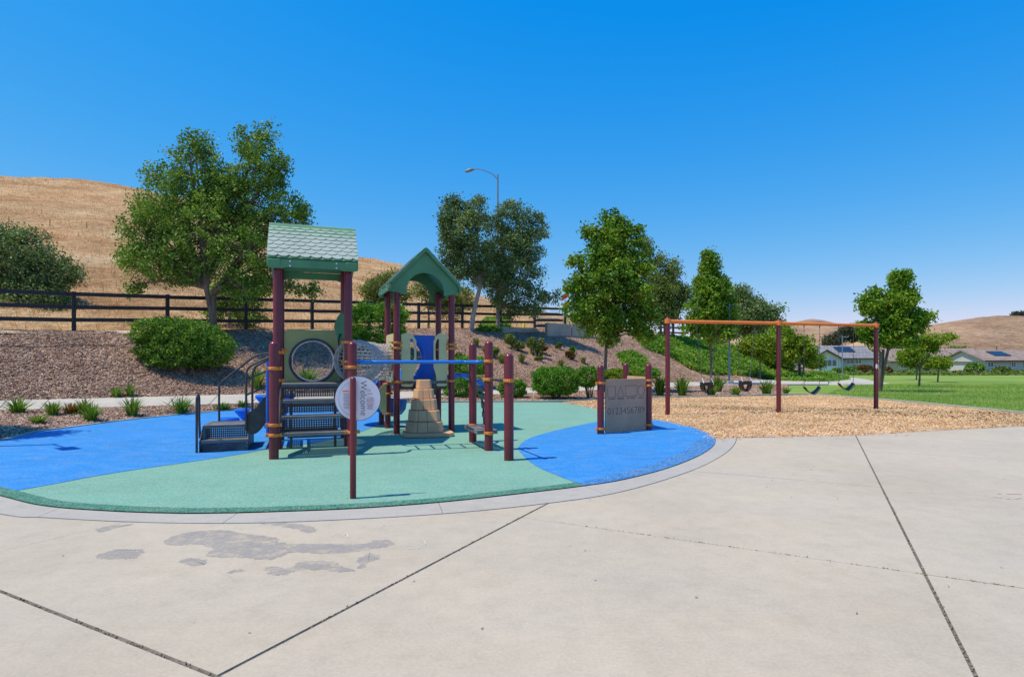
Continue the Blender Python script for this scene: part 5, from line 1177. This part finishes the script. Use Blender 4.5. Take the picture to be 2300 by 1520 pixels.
q_ = at(850, 26.0, [slope]); bush('tall clipped hedge bush before the fence, between the two towers', 848, 728, 60, 44, 26.0, q_, 22000, L_HEDGE, .05, name='hedge_bush', zsq=.6)
q_ = at(1250, 20.4); bush('rounded bright green bush beside the path, right of the last maroon post', 1250, 856, 55, 33, 20.4, q_, 16000, L_HEDGE, .036, sub=[(0, 0, .95, .95), (-.35, .1, .6, .8), (.4, .05, .55, .85)], stems=14)
q_ = at(1325, 20.8); bush('smaller leggy bush left of the number panel', 1322, 846, 24, 22, 20.8, q_, 5500, L_HEDGE, .034, stems=8)
q_ = at(1150, 20.6); bush('low green bush behind the shortest right-hand post', 1150, 872, 30, 19, 20.6, q_, 6500, L_HEDGE, .034)
q_ = at(1046, 20.6); bush('dark green bush behind the arch ladder, lower of two', 1042, 868, 44, 26, 20.6, q_, 10000, L_HEDGE, .036)
q_ = at(1050, 25.5); bush('green bush on the bank above the arch ladder, upper of two', 1052, 825, 40, 24, 24.0, q_, 9000, L_HEDGE, .042)
q_ = at(965, 20.8); bush('green bush behind the block climber', 960, 862, 30, 26, 20.8, q_, 6500, L_BUSH, .036)
q_ = at(855, 19.4); bush('bare brown twiggy shrub under the net tunnel', 850, 868, 32, 24, 19.4, q_, 1800, L_RUST, .028, stems=34, name='shrub', cat='shrub')
q_ = at(1395, 21.5); bush('yellow-green shrub just behind the number panel', 1395, 845, 42, 16, 21.5, q_, 8000, L_LIME, .036, name='shrub', cat='shrub')
q_ = at(1375, 22.6); bush('low mid green shrub behind the rear post of the number panel', 1440, 838, 40, 12, 22.6, at(1440, 22.6), 6000, L_HEDGE, .038, name='shrub', cat='shrub')
for px, py, rx, ry, lab, mm in ((1205, 778, 16, 26, 'tall grassy shrub before the left part of the retaining wall', L_OLIVE), (1213, 784, 14, 10, 'dark dry shrub at the foot of the retaining wall', L_RUST), (1275, 797, 13, 9, 'brown clump on the bare bank right of the wall', L_RUST), (1155, 770, 22, 18, 'olive shrub in the oak shade on the bank', L_OLIVE),
                                (1100, 790, 22, 14, 'olive shrub on the bank above the two nearest posts', L_OLIVE), (1290, 786, 9, 8, 'small green sprout on the pale bank', L_HEDGE), (1254, 778, 7, 8, 'tiny green sprout below the retaining wall', L_OLIVE), (1030, 800, 20, 14, 'olive shrub on the bank behind the arch ladder', L_OLIVE), (1210, 806, 10, 7, 'small green clump on the shaded bank', L_OLIVE)):
    q_ = hit(px, py+ry); bush(lab, px, py, rx, ry, q_.y+.2, q_, 1500, mm, .0021*q_.y, name='shrub', cat='shrub', stems=9, group='shrubs on the mulch bank', sub=[(random.uniform(-.7, .7), random.uniform(-.5, .5), random.uniform(.3, .6), random.uniform(.3, .7)) for _ in range(5)])
for px, py, rx, ry, lab in ((1140, 762, 14, 16, 'wispy tuft under the left end of the retaining wall'), (1188, 772, 12, 14, 'dark wispy tuft at the middle foot of the wall'), (1128, 806, 16, 16, 'wispy tuft on the shaded bank over the shortest post'), (1070, 770, 14, 14, 'wispy tuft beside the leaning pale trunk'),
                                (1172, 806, 14, 14, 'wispy tuft halfway down the shaded bank'), (1310, 810, 10, 9, 'small wispy tuft left of the large maple trunk'), (1082, 815, 16, 14, 'wispy tuft above the two dark bushes'), (1260, 816, 12, 9, 'wispy tuft above the rounded path bush'), (1010, 772, 14, 12, 'wispy tuft on the crest behind the arched tower'), (560, 735, 12, 9, 'small tuft at the fence foot in oak shade')):
    q_ = hit(px, py+ry*.6); tuft('grass_tuft', lab, q_, ry*1.7*q_.y/FPX, rx*q_.y/FPX, 90, L_OLIVE, .0013*q_.y, 'wispy tufts on the bank')
for px, rx, ry, lab, mm in ((1905, 16, 10, 'green shrub before the white house window', L_BUSH), (1942, 18, 12, 'reddish shrub at the right end of the white house', L_RUST), (1880, 10, 8, 'small green shrub at the corner of the white gable', L_BUSH), (1990, 12, 10, 'rusty shrub left of the pink house', L_RUST), (2050, 20, 6, 'low hedge under the pink house windows', L_BUSH), (2190, 18, 14, 'dense green shrub at the corner of the tan house', L_BUSH), (2250, 16, 10, 'olive shrub under the pale right-hand house', L_OLIVE), (2100, 24, 5, 'low dark hedge in the middle of the house row', L_OLIVE), (2150, 16, 5, 'low dark hedge left of the tan house', L_OLIVE), (2282, 22, 6, 'low hedge at the right edge before the pale house', L_OLIVE), (1815, 12, 12, 'green shrub left of the white house', L_BUSH)):
    D = 88; z = lawnz(D); base = Vector(((px-1150)/FPX*D, D, z)); bush(lab, px, HZ+(EYE-z)/D*FPX-ry*.85, rx, ry, D, base, 1500, mm, .16, name='shrub', cat='shrub', stems=2, group='shrubs along the houses')
# a long low belt of planting before the houses
n = 9000; x = rng.uniform(1815, 2420, n); Dd = rng.uniform(84, 92, n); C = np.stack([(x-1150)/FPX*Dd, Dd, lawnz(88)+rng.uniform(0, .75, n)*(.5+.5*np.sin(x*.11)**2)], 1); o = leafmesh('border_planting', C, .17, L_OLIVE, None); o['kind'] = 'stuff'
# ground cover on the embankment
def cover(name, poly, n, m, h=.35, k=5, size=.0021):
    xs_ = [p[0] for p in poly]; ys_ = [p[1] for p in poly]; X = rng.uniform(min(xs_), max(xs_), n*3); Y = rng.uniform(min(ys_), max(ys_), n*3); ok = pip(poly, X, Y); X, Y = X[ok][:n], Y[ok][:n]; C = []; 
    for a, c_ in zip(X, Y):
        q_ = hit(a, c_); hh = h*(.35+.65*(.5+.5*math.sin(q_.x*2.3+1)*math.sin(q_.y*1.9)))
        for _ in range(k): C.append((q_.x+random.gauss(0, .10), q_.y+random.gauss(0, .12), q_.z+random.random()*hh))
    C = np.array(C); o = leafmesh(name, C, size*float(np.median(C[:, 1])), m, None, 1); o['kind'] = 'stuff'
cover('ground_cover', [(1388, 800), (1400, 792), (1416, 792), (1450, 812), (1452, 838), (1410, 836), (1400, 815)], 2300, L_COVER, .35)
cover('ground_cover', [(1425, 757), (1508, 757), (1560, 764), (1650, 782), (1700, 808), (1765, 838), (1780, 852), (1700, 846), (1640, 842), (1584, 841), (1553, 831), (1503, 801), (1450, 784)], 9500, L_COVER, .5)
cover('path_planting', [(1690, 834), (1900, 838), (1906, 852), (1880, 857), (1750, 855), (1700, 848)], 3500, L_COVER, .35)
cover('fence_weeds', [(1090, 715), (1145, 712), (1145, 745), (1075, 745)], 700, L_COVER, .4)
# strap-leaved clumps
TF = [(40, 928, 46, 26, 'tall lily clump at the left edge before the path'), (118, 934, 32, 24, 'thin lily clump second from the left edge'), (86, 952, 32, 16, 'low lily clump nearest the blue rubber at left'), (190, 930, 30, 26, 'lily clump with upright blades beside the dry orange one'), (205, 945, 40, 28, 'dense lily clump right of the dry orange one'), (297, 934, 34, 32, 'lily clump in the middle of the left bed'), (405, 929, 48, 28, 'wide lily clump nearest the side stairs'),
      (262, 892, 22, 18, 'lily clump on the bank behind the path, left of a pair'), (292, 890, 18, 22, 'lily clump on the bank behind the path, right of a pair'), (500, 922, 26, 14, 'yellowing lily clump before the stepping pods'), (578, 872, 28, 34, 'tall grass clump behind the side handrails'), (545, 912, 20, 10, 'small lily clump between the handrails'), (690, 862, 40, 28, 'grass clump seen through the round window'),
      (1482, 888, 26, 34, 'tall lily clump just right of the number panel'), (1532, 889, 30, 32, 'lily clump right of the left swing post'), (1598, 889, 26, 20, 'low lily clump behind the left bucket swing'), (1612, 880, 26, 26, 'dense grass clump left of the lamp footing'), (1652, 889, 22, 16, 'low lily clump below the park lamp'), (1722, 886, 32, 24, 'lily clump left of the middle swing post'), (1765, 884, 16, 10, 'small grass clump right of the middle swing post')]
for i, (px, py, rx, ry, lab) in enumerate(TF):
    b0 = hit(px, py); D = b0.y; tuft('lily_clump', lab, b0, ry*1.55*D/FPX, rx*D/FPX*.95, 110 if rx > 25 else 70, L_BLADE, .0016*D, group='strap-leaved lily clumps')
b0 = hit(160, 930); tuft('lily_clump', 'dried orange-brown lily clump in the left bed', b0, .30, .36, 150, L_RUST, .02, group='strap-leaved lily clumps')

# ================================================================ LAMPS, BIN
LAMPM = M_paint('blue_grey_lamp_post', (.17, .24, .33), .45, .1); LED = M_paint('lamp_lens', (.55, .55, .5), .3)
def park_lamp(base, h, arm, label, r=.055, group=None):
    t = thing('park_lamp', base, label, 'lamp post', group); arm = Vector(arm)
    MB().lathe([(.24, -.1), (.24, .18), (.22, .20)], base, 20).build('footing', CURB, t, bevel=.01)
    MB().lathe([(r*1.9, .20), (r*1.9, .23), (r*1.1, .26), (r, .3), (r*.85, h), (r*.5, h+.02)], base, 16).build('pole', LAMPM, t)
    e = base+UP*(h-.06)+arm; d = arm.normalized(); MB().tube([base+UP*(h-.06), e], .02, 8).build('arm', LAMPM, t)
    hd = MB().box(e+d*.12, (.42, .24, .07), [d, Vector((-d.y, d.x, 0)), UP]).build('lamp_head', LAMPM, t, bevel=.015)
    MB().box(e+d*.12-UP*.038, (.32, .18, .01), [d, Vector((-d.y, d.x, 0)), UP]).build('lens', LED, hd); return t
b0 = hit(1638, 862); park_lamp(b0, (862-683)/FPX*b0.y, (.42, .1, 0), 'slim blue-grey park lamp on a concrete footing behind the swings')
park_lamp(Vector((-9.42, 8.77, .0)), 4.6, (.5, -.38, 0), 'park lamp just outside the left edge, casting its shadow on the blue rubber')
b0 = GL(1892, 852); park_lamp(b0, 97/FPX*b0.y, (.28, .05, 0), 'dark lamp post seen between the chains of the right swing', .05)
b0 = GL(2239, 838); t = thing('street_lamp', b0, 'dark post-top lamp before the pale right-hand house', 'lamp post'); D = b0.y
MB().tube([b0, b0+UP*60/FPX*D], .07, 8).build('pole', FENCE, t); MB().lathe([(.1, 0), (.45, -.15), (.42, -.2), (.1, -.25)][::-1], b0+UP*48/FPX*D, 14).build('lamp_shade', FENCE, t)
D = 52; top = P(1118, 392, D); b0 = Vector((top.x, top.y, hz(top.x, top.y, [hill])-.2)); t = thing('street_lamp', b0, 'tall grey road lamp with curved arm rising above the oak pair', 'lamp post')
LG = M_paint('galvanised_pole', (.16, .20, .22), .5, .1)
MB().tube([b0, top], [.11, .065], 10).build('pole', LG, t)
MB().tube(smooth_curve([P(1118, 404, D), P(1107, 392, D), P(1090, 384, D), P(1074, 380, D), P(1062, 381, D)], 5), .04, 8).build('arm', LG, t)
MB().tube([P(1066, 380.5, D), P(1060, 381.5, D), P(1052, 383.5, D), P(1046, 386, D), P(1044, 386.5, D)], [.05, .14, .17, .10, .03], 10).build('lamp_head', LG, t)
b0 = GL(1856, 846); t = thing('trash_bin', b0, 'square brick-red litter bin with dark lid beside the far path', 'bin'); s = 12/FPX*b0.y
MB().box(b0+UP*s*.5, (s, s, s), [UX, UY, UP]).build('body', M_paint('brick_red_panel', (.42, .20, .14), .7), t, bevel=.03); MB().box(b0+UP*s*1.05, (s*1.08, s*1.08, s*.12), [UX, UY, UP]).build('lid', FENCE, t, bevel=.02)
b0 = hit(1799, 850); t = thing('tree_stake', b0, 'dark timber stake pair supporting the yellow-green tree', 'stake')
for dx in (-.18, .18): MB().tube([b0+UX*dx-UP*.1, b0+UX*dx+UP*1.4], .05, 7).build('stake', FENCE, t)
MB().box(b0+UP*.8, (.40, .04, .09), [UX, UY, UP]).build('brace', FENCE, t)

# ================================================================ HOUSES
def hm(n, c, r=.8): return M_paint(n, c, r, .06, .6, 12, .1, .2)
WHT, PNK, TANH, PALE = hm('white_siding', (.80, .80, .80)), hm('pink_stucco', (.55, .44, .38)), hm('tan_stucco', (.40, .26, .18)), hm('pale_stucco', (.60, .54, .55)); GLS = M_paint('window_glass', (.09, .12, .14), .12, .2, 1, 10, .0, .8)
TRIM = hm('white_trim', (.75, .75, .74)); DTRIM = hm('dark_trim', (.10, .085, .08)); PANEL = M_paint('solar_panel', (.02, .028, .05), .2, .2, 1)
def M_tiles(n, c1, c2):
    m, t, b, _ = newmat(n); br = N(t, 'ShaderNodeTexBrick'); br.inputs['Scale'].default_value = 1; br.inputs['Brick Width'].default_value = .6; br.inputs['Row Height'].default_value = .28; br.inputs['Mortar Size'].default_value = .03
    for i, c in ((1, c1), (2, c2), (3, mul(c1, .5))): br.inputs[i].default_value = (*c, 1)
    g = pos(t, (1, 1, 1)); sx = N(t, 'ShaderNodeSeparateXYZ'); cx = N(t, 'ShaderNodeCombineXYZ'); t.links.new(g, sx.inputs[0]); t.links.new(sx.outputs[0], cx.inputs[0]); t.links.new(sx.outputs[2], cx.inputs[1]); t.links.new(cx.outputs[0], br.inputs['Vector'])
    t.links.new(br.outputs['Color'], b.inputs['Base Color']); b.inputs['Roughness'].default_value = .85; bump(t, b, br.outputs['Fac'], .5, .05); return m
RGREY, RBRN = M_tiles('grey_roof_tiles', (.22, .21, .23), (.29, .28, .30)), M_tiles('brown_roof_tiles', (.27, .19, .16), (.37, .28, .24))
def Z(py, D): return EYE+(HZ-py)/FPX*D
def Xp(px, D): return (px-1150)/FPX*D
def window(parent, x0, x1, y0, y1, D, frame=TRIM, bars=1):
    a, c, e, f_ = Xp(x0, D), Xp(x1, D), Z(y1, D), Z(y0, D); fr = MB(); w = .09
    for q_ in (((a+c)/2, f_, c-a+2*w, w), ((a+c)/2, e, c-a+2*w, w)): fr.box((q_[0], D-.06, q_[1]), (q_[2], .12, q_[3]))
    for xx in [a-w*.25, c+w*.25]+[a+(c-a)*(i+1)/(bars+1) for i in range(bars)]: fr.box((xx, D-.058, (e+f_)/2), (w*.8, .11, f_-e-w))
    o = fr.build('window', frame, parent, smooth=0); MB().box(((a+c)/2, D-.02, (e+f_)/2), (c-a, .02, f_-e)).build('pane', GLS, o, smooth=0)
def gable_x(parent, x0, x1, ye, yr, D, depth, rm, wm, ov=.4, name='roof'):    # ridge along X
    a, c, ze, zr = Xp(x0, D)-ov, Xp(x1, D)+ov, Z(ye, D), Z(yr, D+depth/2); y0, y1, ym = D-.5, D+depth+.5, D+depth/2; th = .18
    o = MB().prism([(a, y0, ze), (a, ym, zr), (a, y1, ze), (a, y1, ze-th), (a, ym, zr-th), (a, y0, ze-th)], (c-a, 0, 0)).build(name, rm, parent, smooth=0)
    MB().box(((a+c)/2, y0-.04, ze-.12), (c-a, .08, .22)).build('fascia', DTRIM, o, smooth=0)
    for xx in (Xp(x0, D), Xp(x1, D)-.15): MB().prism([(xx, D, ze-.2), (xx, ym, zr-th), (xx, D+depth, ze-.2)], (.15, 0, 0)).build('gable_wall', wm, parent, smooth=0)
    return o, (D-.5, ym, ze, zr)
def solar(roof, x0, x1, f0, f1, D, S_):
    y0, ym, ze, zr = S_
    for i in range(4):
        a, c = Xp(x0, D)+(Xp(x1, D)-Xp(x0, D))*i/4, Xp(x0, D)+(Xp(x1, D)-Xp(x0, D))*(i+.95)/4; q_ = [(x, y0+(ym-y0)*f, ze+(zr-ze)*f+.08) for x, f in ((a, f0), (c, f0), (c, f1), (a, f1))]
        MB().prism(q_, (0, -.03, .06)).build('solar_panel', PANEL, roof, smooth=0)
D = 98; zb = lawnz(D)-.4
def box_wall(parent, x0, x1, yt, D, depth, m): a, c, zt = Xp(x0, D), Xp(x1, D), Z(yt, D); MB().box(((a+c)/2, D+depth/2, (zt+zb)/2), (c-a, depth, zt-zb)).build('wall', m, parent, smooth=0)
H = thing('house', (Xp(1890, D), D, zb), 'white single-storey house with front gable and solar panels on grey roof', 'house')
box_wall(H, 1845, 1966, 804, D, 8, hm('shaded_white_siding', (.46, .48, .52))); rf, S_ = gable_x(H, 1838, 1968, 804, 776, D, 8, RGREY, WHT); solar(rf, 1895, 1934, .45, .85, D, S_)  # same white siding, its bluish shade put into the wall colour
Dg = D-2.5; box_wall(H, 1823, 1888, 805, Dg, 6, WHT); xa, xb, xm = Xp(1820, Dg)-.2, Xp(1891, Dg)+.2, Xp(1854, Dg); ze, zr = Z(806, Dg), Z(784.5, Dg)
MB().prism([(Xp(1823, Dg), Dg, Z(805, Dg)), (xm, Dg, zr-.25), (Xp(1888, Dg), Dg, Z(805, Dg))], (0, .2, 0)).build('gable_wall', WHT, H, smooth=0)
MB().prism([(xa, Dg-.5, ze), (xm, Dg-.5, zr), (xb, Dg-.5, ze), (xb, Dg-.5, ze-.2), (xm, Dg-.5, zr-.2), (xa, Dg-.5, ze-.2)], (0, 6, 0)).build('roof', RGREY, H, smooth=0)
for s0, s1 in ((xa, xm), (xb, xm)): MB().prism([(s0, Dg-.56, ze-.02), (s1, Dg-.56, zr-.02), (s1, Dg-.56, zr-.28), (s0, Dg-.56, ze-.28)], (0, .05, 0)).build('bargeboard', DTRIM, H, smooth=0)
for x0, x1, bb in ((1838, 1846, 0), (1849, 1867, 1), (1869, 1878, 0)): window(H, x0, x1, 808, 822, Dg, bars=bb)
window(H, 1901, 1916, 807, 817, D); window(H, 1920, 1934, 807, 817, D)
D = 104; H = thing('house', (Xp(2080, D), D, zb), 'long low pink stucco house with brown tiled roof behind the young trees', 'house')
box_wall(H, 2002, 2150, 811, D, 9, PNK); gable_x(H, 2000, 2152, 811, 783, D, 9, RBRN, PNK); 
for x0, x1 in ((2022, 2036), (2060, 2067), (2098, 2108), (2126, 2136)): window(H, x0, x1, 815, 826, D)
MB().box((Xp(2080, D), D-.05, (Z(816, D)+zb)/2), (1.1, .08, Z(816, D)-zb)).build('door', DTRIM, H, smooth=0)
D = 108; H = thing('house', (Xp(2180, D), D, zb), 'tan two-storey house with brown roof, tallest in the row', 'house')
box_wall(H, 2155, 2214, 799, D, 8, TANH); gable_x(H, 2152, 2217, 799, 782, D, 8, RBRN, TANH); window(H, 2173, 2183, 802, 811, D); window(H, 2195, 2201, 802, 809, D); window(H, 2170, 2182, 819, 829, D)
D = 92; H = thing('house', (Xp(2270, D), D, zb), 'pale single-storey house with tiled roof and solar panels at the right edge', 'house')
box_wall(H, 2216, 2345, 810, D, 9, PALE); rf, S_ = gable_x(H, 2212, 2345, 809, 786, D, 9, RBRN, PALE); solar(rf, 2254, 2290, .4, .8, D, S_)
for x0, x1 in ((2218, 2230), (2271, 2280), (2300, 2315)): window(H, x0, x1, 813, 824, D)
D = 112; H = thing('house', (Xp(1795, D), D, zb), 'pink house mostly hidden behind the lime trees left of the white one', 'house')
box_wall(H, 1765, 1816, 812, D, 8, PNK); gable_x(H, 1763, 1818, 812, 796, D, 8, RBRN, PNK); window(H, 1800, 1810, 815, 824, D)
